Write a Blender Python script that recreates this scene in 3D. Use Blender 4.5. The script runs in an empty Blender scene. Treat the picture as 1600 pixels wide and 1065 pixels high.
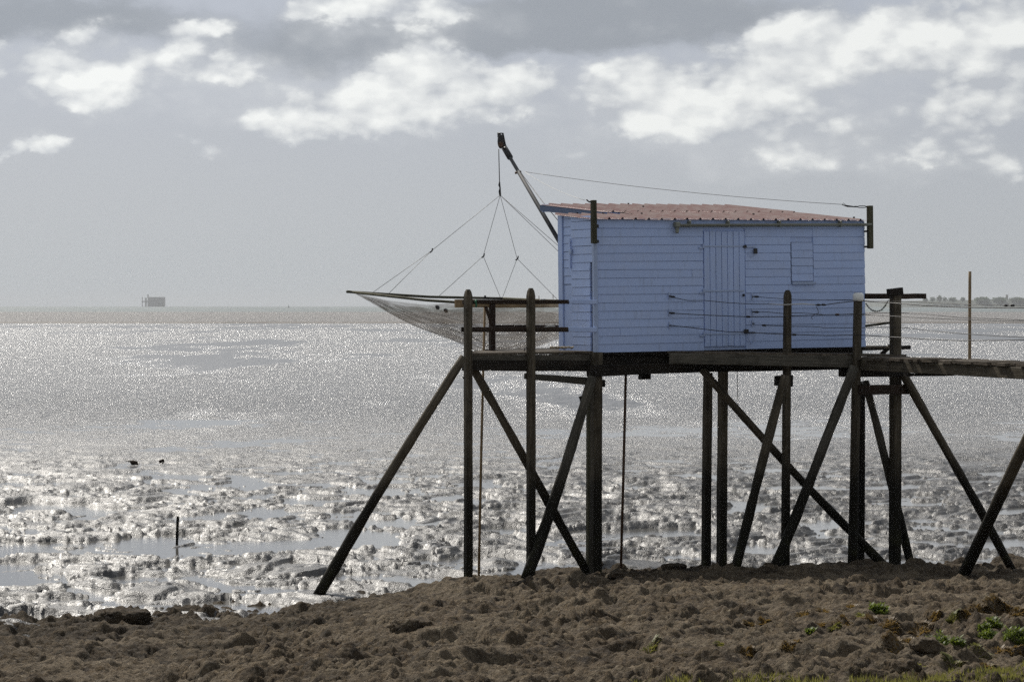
import bpy, bmesh, math, random
import numpy as np
from mathutils import Vector, Matrix, Euler, noise as mn

random.seed(7)
SC = bpy.context.scene
COL = SC.collection
R = math.radians

# ------------------------------------------------------------------ camera
CZ = 4.5                                   # eye height above the mud
cam = bpy.data.cameras.new('camera'); camo = bpy.data.objects.new('camera', cam); COL.objects.link(camo)
camo.location = (0, 0, CZ); camo.rotation_euler = (R(90), 0, 0)
cam.sensor_width = 36; cam.lens = 90; cam.shift_y = -55.5/1600
cam.clip_start = 0.5; cam.clip_end = 60000
SC.camera = camo

# ------------------------------------------------------------------ light
SUN_AZ, SUN_EL = R(-29), R(45)             # azimuth from +Y, negative = towards -X
SUN = Vector((math.sin(SUN_AZ)*math.cos(SUN_EL), math.cos(SUN_AZ)*math.cos(SUN_EL), math.sin(SUN_EL)))
sl = bpy.data.lights.new('sun', 'SUN'); sl.energy = 4.4; sl.angle = R(0.8); sl.color = (1, .95, .87)
so = bpy.data.objects.new('sun', sl); COL.objects.link(so)
so.rotation_euler = SUN.to_track_quat('Z', 'Y').to_euler(); so.location = (-10, 20, 30)
SC.view_settings.view_transform = 'Standard'; SC.view_settings.look = 'None'
SC.view_settings.exposure = 0; SC.view_settings.gamma = 1
SC.render.engine = 'CYCLES'
SC.cycles.use_denoising = False     # the glitter on the mud is real sub-pixel detail
SC.cycles.max_bounces = 8; SC.cycles.transparent_max_bounces = 12; SC.cycles.volume_bounces = 0


class NT:
    """tiny node-tree helper"""
    def __init__(s, tree):
        s.t = tree; s.n = tree.nodes; s.l = tree.links
    def node(s, kind, **kw):
        nd = s.n.new(kind)
        for k, v in kw.items(): setattr(nd, k, v)
        return nd
    def put(s, sock, v):
        if isinstance(v, bpy.types.NodeSocket): s.l.new(v, sock)
        else: sock.default_value = v
    def math(s, op, a, b=None, c=None, clamp=False):
        nd = s.node('ShaderNodeMath', operation=op, use_clamp=clamp)
        s.put(nd.inputs[0], a)
        if b is not None: s.put(nd.inputs[1], b)
        if c is not None: s.put(nd.inputs[2], c)
        return nd.outputs[0]
    def vmul(s, a, b):
        nd = s.node('ShaderNodeVectorMath', operation='MULTIPLY')
        s.put(nd.inputs[0], a); s.put(nd.inputs[1], b); return nd.outputs[0]
    def vadd(s, a, b):
        nd = s.node('ShaderNodeVectorMath', operation='ADD')
        s.put(nd.inputs[0], a); s.put(nd.inputs[1], b); return nd.outputs[0]
    def noise(s, vec, scale, detail=4, rough=.55, dist=0.0, out='Fac'):
        nd = s.node('ShaderNodeTexNoise')
        s.put(nd.inputs['Vector'], vec); s.put(nd.inputs['Scale'], scale)
        nd.inputs['Detail'].default_value = detail; nd.inputs['Roughness'].default_value = rough
        nd.inputs['Distortion'].default_value = dist
        return nd.outputs[out]
    def mix(s, f, a, b, mode='MIX'):
        nd = s.node('ShaderNodeMix', data_type='RGBA', blend_type=mode)
        s.put(nd.inputs[0], f); s.put(nd.inputs[6], a); s.put(nd.inputs[7], b)
        return nd.outputs[2]
    def step(s, v, lo, hi, a=0.0, b=1.0, smooth=True):
        nd = s.node('ShaderNodeMapRange', interpolation_type='SMOOTHSTEP' if smooth else 'LINEAR')
        s.put(nd.inputs[0], v); s.put(nd.inputs[1], lo); s.put(nd.inputs[2], hi); s.put(nd.inputs[3], a); s.put(nd.inputs[4], b)
        return nd.outputs[0]
    def bump(s, h, strength=.5, dist=.02, normal=None):
        nd = s.node('ShaderNodeBump'); nd.inputs['Strength'].default_value = strength
        nd.inputs['Distance'].default_value = dist; s.put(nd.inputs['Height'], h)
        if normal is not None: s.put(nd.inputs['Normal'], normal)
        return nd.outputs[0]


def c4(c): return (c[0], c[1], c[2], 1.0)

# ------------------------------------------------------------------ sky: hazy grey daylight with cumulus banks
W = bpy.data.worlds.new('World'); SC.world = W; W.use_nodes = True
w = NT(W.node_tree); w.n.clear()
tc = w.node('ShaderNodeTexCoord'); D = tc.outputs['Generated']
sx = w.node('ShaderNodeSeparateXYZ'); w.l.new(D, sx.inputs[0])
az = w.math('ARCTAN2', sx.outputs[0], sx.outputs[1]); el = w.math('ARCSINE', sx.outputs[2])
sky = w.node('ShaderNodeTexSky', sky_type='NISHITA', sun_disc=False)
sky.sun_elevation = SUN_EL; sky.sun_rotation = SUN_AZ; sky.air_density = 1.4; sky.dust_density = 4; sky.altitude = 0
dn = w.node('ShaderNodeVectorMath', operation='DOT_PRODUCT'); w.l.new(D, dn.inputs[0]); dn.inputs[1].default_value = SUN
sund = w.math('MAXIMUM', dn.outputs['Value'], 0.0)
wv = w.vmul(D, (1, 1, 1.7))
gl = w.math('MULTIPLY_ADD', w.math('POWER', sund, 2.0), 0.66, .84)       # brighter towards the sun
cx = w.node('ShaderNodeCombineXYZ'); [w.l.new(gl, cx.inputs[i]) for i in range(3)]
base = w.mix(w.step(el, 0, .12), c4((.425,.452,.475)), c4((.368,.402,.468)))
base = w.mix(w.math('MULTIPLY', w.step(el, .15, 1.2), .35), base, c4((.34,.41,.54)))
base = w.vadd(base, w.vmul(sky.outputs[0], (.006,)*3))
n_big = w.noise(wv, 9.0, 5, .58)
GREY, MIDC, WHT = c4((.30,.325,.36)), c4((.45,.475,.51)), c4((.80,.815,.80))
# clouds all round the sky, from noise
gen = w.mix(w.step(n_big, .60, .40), base, GREY)
gen = w.mix(w.step(n_big, .48, .66), gen, c4((.70,.72,.73)))
bg_gen = w.node('ShaderNodeBackground'); w.l.new(w.vmul(gen, cx.outputs[0]), bg_gen.inputs[0])
# the banks over the sea, with warped cauliflower edges
def vor(vec, sc):
    nd = w.node('ShaderNodeTexVoronoi', feature='SMOOTH_F1'); w.put(nd.inputs['Vector'], vec); nd.inputs['Scale'].default_value = sc; nd.inputs['Smoothness'].default_value = .25
    return nd.outputs['Distance']
def field(vec):                                   # billows on billows
    vec = w.vadd(vec, w.vmul(w.vadd(w.noise(vec, 60.0, 4, .6, out='Color'), (-.5, -.5, -.5)), (.012, .012, .012)))
    f = w.math('MULTIPLY', w.math('SUBTRACT', .42, vor(vec, 30.0)), .95)
    f = w.math('MULTIPLY_ADD', w.math('SUBTRACT', .42, vor(vec, 68.0)), .55, f)
    f = w.math('MULTIPLY_ADD', w.math('SUBTRACT', .42, vor(vec, 150.0)), .30, f)
    return w.math('MULTIPLY_ADD', w.math('SUBTRACT', w.noise(vec, 40.0, 8, .6), .5), .6, f)
f0 = field(wv); f1 = field(w.vadd(wv, (-.004, 0, .011)))
warp = w.node('ShaderNodeTexNoise'); w.put(warp.inputs['Vector'], wv); warp.inputs['Scale'].default_value = 36.0
warp.inputs['Detail'].default_value = 7; warp.inputs['Roughness'].default_value = .6
ce = w.node('ShaderNodeCombineXYZ'); w.l.new(az, ce.inputs[0]); w.l.new(el, ce.inputs[1])
we = w.vadd(ce.outputs[0], w.vmul(w.vadd(warp.outputs['Color'], (-.5, -.5, -.5)), (.030, .024, 0)))
def blobs(lst):
    acc = 0.0
    for px, py, rx, ry, k in lst:
        nd = w.node('ShaderNodeVectorMath', operation='MULTIPLY_ADD'); w.put(nd.inputs[0], we)
        rx *= 1.12; ry *= 1.15
        nd.inputs[1].default_value = (4000/rx, 4000/ry, 0); nd.inputs[2].default_value = (-(px-800)/rx, -(477-py)/ry, 0)
        dt = w.node('ShaderNodeVectorMath', operation='DOT_PRODUCT'); w.l.new(nd.outputs[0], dt.inputs[0]); w.l.new(nd.outputs[0], dt.inputs[1])
        acc = w.math('MULTIPLY_ADD', w.math('POWER', .3679, dt.outputs['Value']), k, acc)
    return acc
cum = blobs([(85,105,115,46,1.15),(165,150,60,22,.75),(290,103,90,36,1.05),(375,124,50,9,.7),(75,224,52,18,.95),(15,240,30,10,.6),(300,226,48,13,.75),
             (455,200,75,24,1.0),(570,165,115,46,1.1),(690,135,115,56,1.15),(795,145,62,40,.9),
             (1000,135,80,50,1.2),(1095,160,80,42,1.05),(1010,195,100,26,.65),(915,238,60,14,.5),
             (1235,105,80,66,1.1),(1330,70,160,46,.95),(1500,50,160,48,.95),(1230,195,100,34,.62),(1290,258,90,26,.6),(1500,175,105,50,1.0),(1585,150,50,34,.8),(1560,255,80,30,.7),(1595,40,60,40,.55),(1420,230,70,22,.5),(1180,240,60,18,.4),
             (300,38,85,20,.85),(470,20,70,16,.7),(600,14,95,26,1.1),(690,10,45,22,.65)])
deck = blobs([(130,32,200,38,1),(500,78,160,38,1),(960,26,340,40,1.4),(780,60,130,26,.8),(1400,125,90,20,.35),(-150,60,160,60,.8),(1350,210,90,26,.45)])
dens = w.math('MULTIPLY_ADD', f0, .80, cum)
veil = blobs([(1400,100,270,120,1),(600,150,260,75,.9),(170,115,230,60,.9),(1050,180,170,60,.9),(1300,250,220,40,.6),(640,20,200,40,.8)])
veil = w.math('MULTIPLY', w.step(w.math('MULTIPLY_ADD', f0, .7, veil), .15, 1.2), .52)
cover = w.math('MULTIPLY', w.math('ADD', w.step(dens, .36, .72, 0, .70), w.step(dens, .05, .75, 0, .30)), w.step(cum, .06, .40))
emboss = w.math('SUBTRACT', f0, f1)               # lit from above left
shade = w.math('ADD', w.step(dens, .30, 1.45, .18, .74), w.math('MULTIPLY', emboss, 1.0), clamp=True)
deckc = w.mix(w.step(w.math('MULTIPLY_ADD', f0, .30, deck), .15, .95), base, GREY)
cloudc = w.mix(shade, MIDC, WHT)
deckc = w.mix(veil, deckc, c4((.56,.58,.60)))
skyc = w.vmul(w.mix(w.math('MULTIPLY', cover, .95), deckc, cloudc), cx.outputs[0])
bg = w.node('ShaderNodeBackground'); w.l.new(skyc, bg.inputs[0])
mxd = w.math('MAXIMUM', w.math('ABSOLUTE', w.math('DIVIDE', az, .26)), w.math('ABSOLUTE', w.math('DIVIDE', w.math('SUBTRACT', el, .04), .12)))
ms = w.node('ShaderNodeMixShader'); w.l.new(w.step(mxd, .9, 1.4), ms.inputs[0]); w.l.new(bg.outputs[0], ms.inputs[1]); w.l.new(bg_gen.outputs[0], ms.inputs[2])
wo = w.node('ShaderNodeOutputWorld'); w.l.new(ms.outputs[0], wo.inputs[0])
W.cycles.sampling_method = 'MANUAL'; W.cycles.sample_map_resolution = 512

# ------------------------------------------------------------------ materials
MATS = {}
def mat(name, build):
    m = bpy.data.materials.new(name); m.use_nodes = True
    t = NT(m.node_tree); t.n.clear()
    b = t.node('ShaderNodeBsdfPrincipled'); o = t.node('ShaderNodeOutputMaterial')
    t.l.new(b.outputs[0], o.inputs[0])
    build(t, b.inputs, o)
    MATS[name] = m
    return m
def OBJ(t): return t.node('ShaderNodeTexCoord').outputs['Object']
def POS(t): return t.node('ShaderNodeNewGeometry').outputs['Position']
def RND(t): return t.node('ShaderNodeObjectInfo').outputs['Random']
def ROFF(t, v):
    r = RND(t); cxn = t.node('ShaderNodeCombineXYZ')
    for i, k in enumerate((37., 91., 53.)): t.l.new(t.math('MULTIPLY', r, k), cxn.inputs[i])
    return t.vadd(v, cxn.outputs[0])

def m_simple(name, col, rough=.6, metal=0.0, var=.25, scale=12, bumpd=.004):
    def f(t, i, o):
        v = ROFF(t, OBJ(t)); n = t.noise(v, scale, 5)
        a = tuple(x*(1-var) for x in col); b = tuple(min(1, x*(1+var)) for x in col)
        t.put(i['Base Color'], t.mix(n, c4(a), c4(b)))
        i['Roughness'].default_value = rough; i['Metallic'].default_value = metal
        t.put(i['Normal'], t.bump(t.noise(v, scale*4, 4), .4, bumpd))
    return mat(name, f)

def m_wood(name, ca, cb, tide=True, scale=1.0):
    """weathered timber, grain along local Z; algae-dark below the tide line"""
    def f(t, i, o):
        v = ROFF(t, OBJ(t))
        g = t.noise(t.vmul(v, (38*scale, 38*scale, 2.0)), 1.0, 6, .65, .4)
        b = t.noise(v, 3.5, 4)
        col = t.mix(t.step(g, .3, .72), c4(ca), c4(cb))
        col = t.mix(t.math('MULTIPLY', t.step(b, .45, .7), .55), col, c4(tuple(x*.45 for x in ca)))
        sp = t.noise(v, 60, 2)
        col = t.mix(t.math('MULTIPLY', t.step(sp, .66, .74), .6), col, c4((.012,.01,.008)))
        r = RND(t)
        col = t.mix(t.math('MULTIPLY', r, .35), col, c4(tuple(x*.5 for x in ca)))
        if tide:
            s = t.node('ShaderNodeSeparateXYZ'); t.l.new(POS(t), s.inputs[0])
            z = t.math('ADD', s.outputs[2], t.math('MULTIPLY', t.math('SUBTRACT', t.noise(POS(t), 2.5, 5, .6), .5), 1.1))
            k = t.step(z, 1.4, 2.5, 1.0, 0.0)
            col = t.mix(t.math('MULTIPLY', k, .90), col, c4((.007,.0065,.0045)))
            k2 = t.math('MULTIPLY', t.step(z, .3, 1.3, 1.0, 0.0), t.step(t.noise(POS(t), 6, 4), .45, .65))
            col = t.mix(t.math('MULTIPLY', k2, .5), col, c4((.035,.036,.012)))
        t.put(i['Base Color'], col)
        t.put(i['Roughness'], t.step(g, .2, .8, .62, .85)); i['Specular IOR Level'].default_value = .12
        h = t.math('ADD', g, t.math('MULTIPLY', sp, .4))
        t.put(i['Normal'], t.bump(h, .9, .006))
    return mat(name, f)

WOOD = m_wood('weathered_timber', (.050,.041,.028), (.155,.130,.092))
WOODG = m_wood('grey_timber', (.055,.050,.039), (.15,.135,.107))
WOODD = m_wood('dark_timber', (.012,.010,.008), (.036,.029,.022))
WOODT = m_wood('tan_timber', (.20,.135,.07), (.36,.26,.145), tide=False)
WOODR = m_wood('red_brown_timber', (.026,.017,.012), (.062,.042,.030), tide=False)
WOODO = m_wood('olive_timber', (.045,.043,.026), (.115,.108,.068), tide=False)
WOODK = m_wood('deck_plank', (.06,.048,.035), (.17,.14,.105), tide=False)

def f_blue(t, i, o):
    v = ROFF(t, OBJ(t))
    streak = t.noise(t.vmul(v, (2.0, 2.0, 30.0)), 1.0, 5, .6)
    blot = t.noise(v, 2.2, 4)
    col = t.mix(streak, c4((.385,.495,.765)), c4((.46,.57,.84)))
    col = t.mix(t.math('MULTIPLY', t.step(blot, .42, .72), .4), col, c4((.45,.52,.70)))
    col = t.mix(t.math('MULTIPLY', RND(t), .22), col, c4((.33,.41,.62)))
    drip = t.noise(t.vmul(v, (16, 16, 1.1)), 1.0, 5, .6)
    col = t.mix(t.math('MULTIPLY', t.step(drip, .52, .72), .28), col, c4((.25,.28,.33)))
    spk = t.noise(v, 26, 3)
    col = t.mix(t.math('MULTIPLY', t.step(spk, .70, .76), .55), col, c4((.10,.10,.11)))
    t.put(i['Base Color'], col); i['Roughness'].default_value = .48; i['Specular IOR Level'].default_value = .35
    t.put(i['Normal'], t.bump(streak, .5, .003))
BLUE = mat('blue_paint', f_blue)
BLUE_SHADED = m_simple('shade_darkened_blue', (.085,.12,.20), .6, 0, .25, 6)  # hut blue darkened: the barge board's shade is put into its colour
GREYBLUE = m_simple('pale_blue_trim', (.36,.44,.62), .5, 0, .15, 6)
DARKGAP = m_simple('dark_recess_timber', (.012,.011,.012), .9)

def f_roof(t, i, o):
    v = ROFF(t, OBJ(t))
    n = t.noise(v, 3.2, 6, .65); n2 = t.noise(t.vmul(v, (14, 1.2, 14)), 1.0, 4)
    col = t.mix(n2, c4((.135,.050,.040)), c4((.20,.098,.082)))
    col = t.mix(t.math('MULTIPLY', t.step(n, .40, .62), .75), col, c4((.23,.165,.145)))
    col = t.mix(t.math('MULTIPLY', t.step(t.noise(v, 9, 5, .7), .60, .70), .75), col, c4((.15,.065,.045)))
    t.put(i['Base Color'], col); i['Roughness'].default_value = .42; i['Metallic'].default_value = .1
    i['Specular IOR Level'].default_value = .5
    t.put(i['Normal'], t.bump(n, .25, .01))
ROOF = mat('faded_red_sheet_metal', f_roof)
GUT = m_simple('grey_green_gutter', (.20,.205,.165), .5, 0, .2, 8)
STEEL = m_simple('dark_steel', (.035,.033,.032), .45, .5, .4, 18)
GALV = m_simple('dull_steel_tube', (.030,.030,.031), .75, 0, .3, 14)
RUST = m_simple('rusty_iron', (.085,.045,.025), .75, .1, .5, 20)
WIRE = m_simple('dark_wire', (.045,.042,.04), .5, .4, .3, 30)
WIREP = m_simple('pale_rope', (.52,.51,.48), .7, 0, .2, 40)
ROPE = m_simple('rope_fibre', (.30,.25,.17), .85, 0, .35, 30)
WHITE = m_simple('white_plastic', (.72,.72,.68), .3, 0, .08, 20)
GREEN = m_simple('green_cord', (.03,.16,.08), .7)
STONEF = m_simple('fort_stone', (.30,.28,.26), .9, 0, .2, .05)
DARKW = m_simple('fort_opening', (.17,.165,.16), .9, 0, .2, .05)

def f_rock(t, i, o):
    p = POS(t)
    a = t.noise(p, .8, 5, .6); b = t.noise(t.vadd(p, (9, 4, 2)), 4.5, 8, .72); c = t.noise(p, 26, 6, .75); e = t.noise(t.vadd(p, (1, 8, 3)), 11, 6, .7)
    col = t.mix(t.step(b, .32, .66), c4((.026,.018,.011)), c4((.165,.122,.075)))
    col = t.mix(t.math('MULTIPLY', t.step(a, .44, .62), .55), col, c4((.225,.178,.120)))
    col = t.mix(t.math('MULTIPLY', t.step(e, .55, .68), .7), col, c4((.32,.265,.185)))
    col = t.mix(t.math('MULTIPLY', t.step(c, .49, .62), .65), col, c4((.016,.011,.007)))
    s = t.node('ShaderNodeSeparateXYZ'); t.l.new(p, s.inputs[0])
    # damp brown weed film on the low seaward rock
    lo = t.step(t.math('ADD', s.outputs[2], t.math('MULTIPLY', t.math('SUBTRACT', a, .5), .8)), .15, .75, 1.0, 0.0)
    col = t.mix(t.math('MULTIPLY', lo, .55), col, c4((.030,.022,.013)))
    # dry moss and lichen high up on the bank to the right
    m1 = t.step(t.noise(t.vadd(p, (2, 7, 0)), 1.9, 7, .75), .56, .66)
    mz = t.step(t.math('ADD', s.outputs[2], t.math('MULTIPLY', s.outputs[0], .12)), 1.3, 2.0)
    col = t.mix(t.math('MULTIPLY', t.math('MULTIPLY', m1, mz), .65), col, c4((.095,.072,.022)))
    t.put(i['Base Color'], col); i['Roughness'].default_value = .88; i['Specular IOR Level'].default_value = .2
    h = t.math('ADD', t.math('MULTIPLY', b, .6), t.math('ADD', t.math('MULTIPLY', c, .45), t.math('MULTIPLY', e, .5)))
    t.put(i['Normal'], t.bump(h, 1.0, .11))
ROCK = mat('knobbly_shore_rock', f_rock)

def f_mud(t, i, o):
    p = POS(t); s = t.node('ShaderNodeSeparateXYZ'); t.l.new(p, s.inputs[0])
    k = t.step(s.outputs[1], 52, 120)
    a = t.noise(p, .9, 3); big = t.noise(t.vmul(p, (.05, .012, .1)), 1.0, 5, .6)
    b = t.noise(t.vmul(p, (13, 15, 13)), 1.0, 6, .72); bf = t.noise(t.vmul(p, (1.5, .9, 1)), 1.0, 7, .80)
    t.put(i['Base Color'], t.mix(t.step(a, .35, .65), c4((.012,.010,.008)), c4((.030,.026,.022))))
    calm = t.math('MULTIPLY', t.step(big, .50, .58), k)          # smoother wet sheets far out
    t.put(i['Roughness'], t.math('ADD', t.math('MULTIPLY_ADD', k, -.13, t.step(b, .3, .7, .36, .54)), t.math('MULTIPLY', calm, -.06))); i['IOR'].default_value = 1.7; t.put(i['Specular IOR Level'], t.math('MULTIPLY_ADD', k, .62, .38))
    h = t.math('ADD', t.math('MULTIPLY', b, .024), t.math('MULTIPLY', t.math('MULTIPLY', bf, k), .34))
    nb = t.node('ShaderNodeBump'); nb.inputs['Distance'].default_value = 1.0
    t.put(nb.inputs['Strength'], t.math('SUBTRACT', .95, t.math('MULTIPLY', calm, .55))); t.put(nb.inputs['Height'], h)
    t.put(i['Normal'], nb.outputs[0])
MUD = mat('wet_mud', f_mud)
def f_pool(t, i, o):
    p = POS(t)
    i['Base Color'].default_value = c4((.10,.095,.085)); i['Roughness'].default_value = .09; i['IOR'].default_value = 1.4
    i['Specular IOR Level'].default_value = .8
    t.put(i['Normal'], t.bump(t.noise(t.vmul(p, (5, 11, 1)), 1.0, 3), .18, .02))
POOL = mat('pool_water', f_pool)
def m_sea(name, col, sc, rough):
    def f(t, i, o):
        p = POS(t)
        b = t.noise(t.vmul(p, sc), 1.0, 5, .7); a = t.noise(t.vmul(p, (.004, .0012, .1)), 1.0, 4)
        t.put(i['Base Color'], t.mix(a, c4(tuple(x*.8 for x in col)), c4(tuple(x*1.2 for x in col))))
        i['Roughness'].default_value = rough; i['Specular IOR Level'].default_value = .6
        t.put(i['Normal'], t.bump(b, 1.0, 2.2))
    return mat(name, f)
MUDBANK = m_simple('brown_mud_bank', (.075,.06,.045), .7, 0, .4, .3)
SEA = m_sea('green_grey_sea', (.05,.075,.068), (.2,.06,1), .42)
SHAL = m_sea('brown_shallows', (.075,.060,.045), (.5,.16,1), .42)
LAND = m_simple('far_land', (.05,.06,.045), .9, 0, .3, .01)

def m_leaf(name, a, b):
    def f(t, i, o):
        r = t.noise(POS(t), 9, 3)
        t.put(i['Base Color'], t.mix(t.step(r, .3, .7), c4(a), c4(b))); i['Roughness'].default_value = .55
        i['Specular IOR Level'].default_value = .3
        tr = t.node('ShaderNodeBsdfTranslucent'); tr.inputs[0].default_value = c4(tuple(x*1.5 for x in b))
        mx_ = t.node('ShaderNodeMixShader'); mx_.inputs[0].default_value = .35
        t.l.new(t.n['Principled BSDF'].outputs[0], mx_.inputs[1]); t.l.new(tr.outputs[0], mx_.inputs[2]); t.l.new(mx_.outputs[0], o.inputs[0])
    return mat(name, f)
LEAFG = m_leaf('fresh_green_leaf', (.055,.080,.010), (.125,.160,.024))
LEAFY = m_leaf('yellow_green_leaf', (.11,.115,.022), (.20,.19,.05))
LEAFB = m_leaf('brown_leaf', (.10,.06,.018), (.19,.125,.04))
LEAFT = m_leaf('tree_leaf', (.03,.05,.02), (.05,.08,.03))
BARK = m_simple('bark', (.05,.04,.03), .9)

def f_net(t, i, o):
    v = OBJ(t)
    n = t.noise(t.vmul(v, (1.6, 2.2, 6)), 1.0, 6, .7, .6); g = t.noise(v, 55, 2)
    t.put(i['Base Color'], t.mix(n, c4((.045,.034,.021)), c4((.125,.095,.062)))); i['Roughness'].default_value = .9; i['Specular IOR Level'].default_value = .1
    tp = t.node('ShaderNodeBsdfTransparent'); tl = t.node('ShaderNodeBsdfTranslucent'); tl.inputs[0].default_value = c4((.085,.065,.045))
    m1 = t.node('ShaderNodeMixShader'); m1.inputs[0].default_value = .3
    t.l.new(t.n['Principled BSDF'].outputs[0], m1.inputs[1]); t.l.new(tl.outputs[0], m1.inputs[2])
    m2 = t.node('ShaderNodeMixShader')
    t.put(m2.inputs[0], t.math('ADD', t.step(n, .32, .68, .20, .56), t.math('MULTIPLY', t.math('SUBTRACT', g, .5), .35), clamp=True))
    t.l.new(tp.outputs[0], m2.inputs[1]); t.l.new(m1.outputs[0], m2.inputs[2]); t.l.new(m2.outputs[0], o.inputs[0])
NET = mat('fine_net', f_net)

# ------------------------------------------------------------------ object helpers
def P(px, py, d):
    """a point seen at photo pixel (px,py) of the 1600-wide frame, d metres away"""
    return Vector(((px-800)/4000*d, d, CZ-(py-477)/4000*d))
def tag(o, label, cat, group=None):
    o['label'] = label; o['category'] = cat
    if group: o['group'] = group
    return o
def empty(name, loc, label, cat, group=None, rot=(0,0,0)):
    o = bpy.data.objects.new(name, None); COL.objects.link(o); o.location = loc; o.rotation_euler = rot
    o.empty_display_size = .2
    return tag(o, label, cat, group)
def mesh_obj(name, verts, faces, m, parent=None, smooth=False, matrix=None):
    me = bpy.data.meshes.new(name); me.from_pydata([tuple(v) for v in verts], [], faces)
    me.materials.append(m)
    if smooth: me.polygons.foreach_set('use_smooth', [True]*len(me.polygons))
    o = bpy.data.objects.new(name, me); COL.objects.link(o)
    if parent is not None: o.parent = parent
    if matrix is not None: o.matrix_basis = matrix
    return o
def off(parent, p):                         # world point -> parent's frame (parents used with it are unrotated)
    while parent is not None:
        p = p - Vector(parent.location); parent = parent.parent
    return p
def frame(p0, p1, parent, up=None):
    p0 = off(parent, Vector(p0)); p1 = off(parent, Vector(p1))
    zax = (p1-p0).normalized()
    ref = Vector(up) if up is not None else (Vector((0,1,0)) if abs(zax.y) < .8 else Vector((0,0,1)))
    xax = ref.cross(zax).normalized(); yax = zax.cross(xax)
    m = Matrix((xax, yax, zax)).transposed().to_4x4(); m.translation = p0
    return m, (p1-p0).length
def timber(name, parent, p0, p1, w0, w1=None, h0=None, m=WOOD, kind='log', tip=None, up=None, n=9, wob=.05, bow=.0, taper_end=False):
    """a post, brace or beam from p0 to p1; local Z runs along it. kind log = round, sawn = chamfered square."""
    w1 = w0 if w1 is None else w1; h0 = w0 if h0 is None else h0; hr = h0/w0
    M, L = frame(p0, p1, parent, up)
    if kind == 'log': prof = [(math.cos(2*math.pi*k/10)*.5, math.sin(2*math.pi*k/10)*.5) for k in range(10)]
    else:
        e = .5; q = .5-.09
        prof = [(e,-q),(e,q),(q,e),(-q,e),(-e,q),(-e,-q),(-q,-e),(q,-e)]
    k = len(prof); V = []; F = []
    rs = [random.uniform(1-wob, 1+wob) for _ in range(n+1)]
    ph = random.uniform(0, 6)
    ts = [j/n for j in range(n+1)]
    if tip: ts = [t*(1-tip*1.0/L) for t in ts] + [1-tip*.35/L, 1.0]; rs += [.78, .45]
    for t, r in zip(ts, rs):
        ww = (w0+(w1-w0)*t)*r
        bx = math.sin(t*math.pi)*bow + math.sin(t*5+ph)*w0*wob*.8; by = math.cos(t*4+ph)*w0*wob*.6
        for a, b in prof:
            jit = 1+random.uniform(-wob, wob)*.5
            V.append((a*ww*jit+bx, b*ww*hr*jit+by, t*L))
    rings = len(ts)
    for j in range(rings-1):
        for c in range(k):
            d_ = (c+1) % k
            F.append((j*k+c, j*k+d_, (j+1)*k+d_, (j+1)*k+c))
    F.append(tuple(range(k-1, -1, -1))); F.append(tuple(range((rings-1)*k, rings*k)))
    return mesh_obj(name, V, F, m, parent, smooth=(kind == 'log'), matrix=M)
def tube(name, parent, pts, r, m, sides=6):
    """a bent rod, wire or rope through world points"""
    pts = [off(parent, Vector(p)) for p in pts]; V = []; F = []
    prev = None
    for j, p in enumerate(pts):
        d = (pts[min(j+1, len(pts)-1)]-pts[max(j-1, 0)]).normalized()
        ref = Vector((0,1,0)) if abs(d.y) < .9 else Vector((0,0,1))
        a = ref.cross(d).normalized(); b = d.cross(a)
        rr = r[j] if isinstance(r, (list, tuple)) else r
        for c in range(sides):
            t = 2*math.pi*c/sides; V.append(p+a*math.cos(t)*rr+b*math.sin(t)*rr)
    for j in range(len(pts)-1):
        for c in range(sides):
            e = (c+1) % sides; F.append((j*sides+c, j*sides+e, (j+1)*sides+e, (j+1)*sides+c))
    F.append(tuple(range(sides-1, -1, -1))); F.append(tuple(range((len(pts)-1)*sides, len(pts)*sides)))
    return mesh_obj(name, V, F, m, parent, smooth=True)
def sag(p0, p1, s, n=10):
    p0 = Vector(p0); p1 = Vector(p1)
    return [p0.lerp(p1, k/n)-Vector((0,0,s*4*(k/n)*(1-k/n))) for k in range(n+1)]
def boxvf(x0, x1, y0, y1, z0, z1):
    V = [(x0,y0,z0),(x1,y0,z0),(x1,y1,z0),(x0,y1,z0),(x0,y0,z1),(x1,y0,z1),(x1,y1,z1),(x0,y1,z1)]
    F = [(0,3,2,1),(4,5,6,7),(0,1,5,4),(1,2,6,5),(2,3,7,6),(3,0,4,7)]
    return V, F
def box(name, parent, x0, x1, y0, y1, z0, z1, m, bevel=.004):
    V, F = boxvf(x0, x1, y0, y1, z0, z1)
    o = mesh_obj(name, V, F, m, parent)
    if bevel:
        bm = bmesh.new(); bm.from_mesh(o.data)
        bmesh.ops.bevel(bm, geom=bm.edges[:], offset=bevel, segments=1, affect='EDGES'); bm.to_mesh(o.data); bm.free()
    return o

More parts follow.
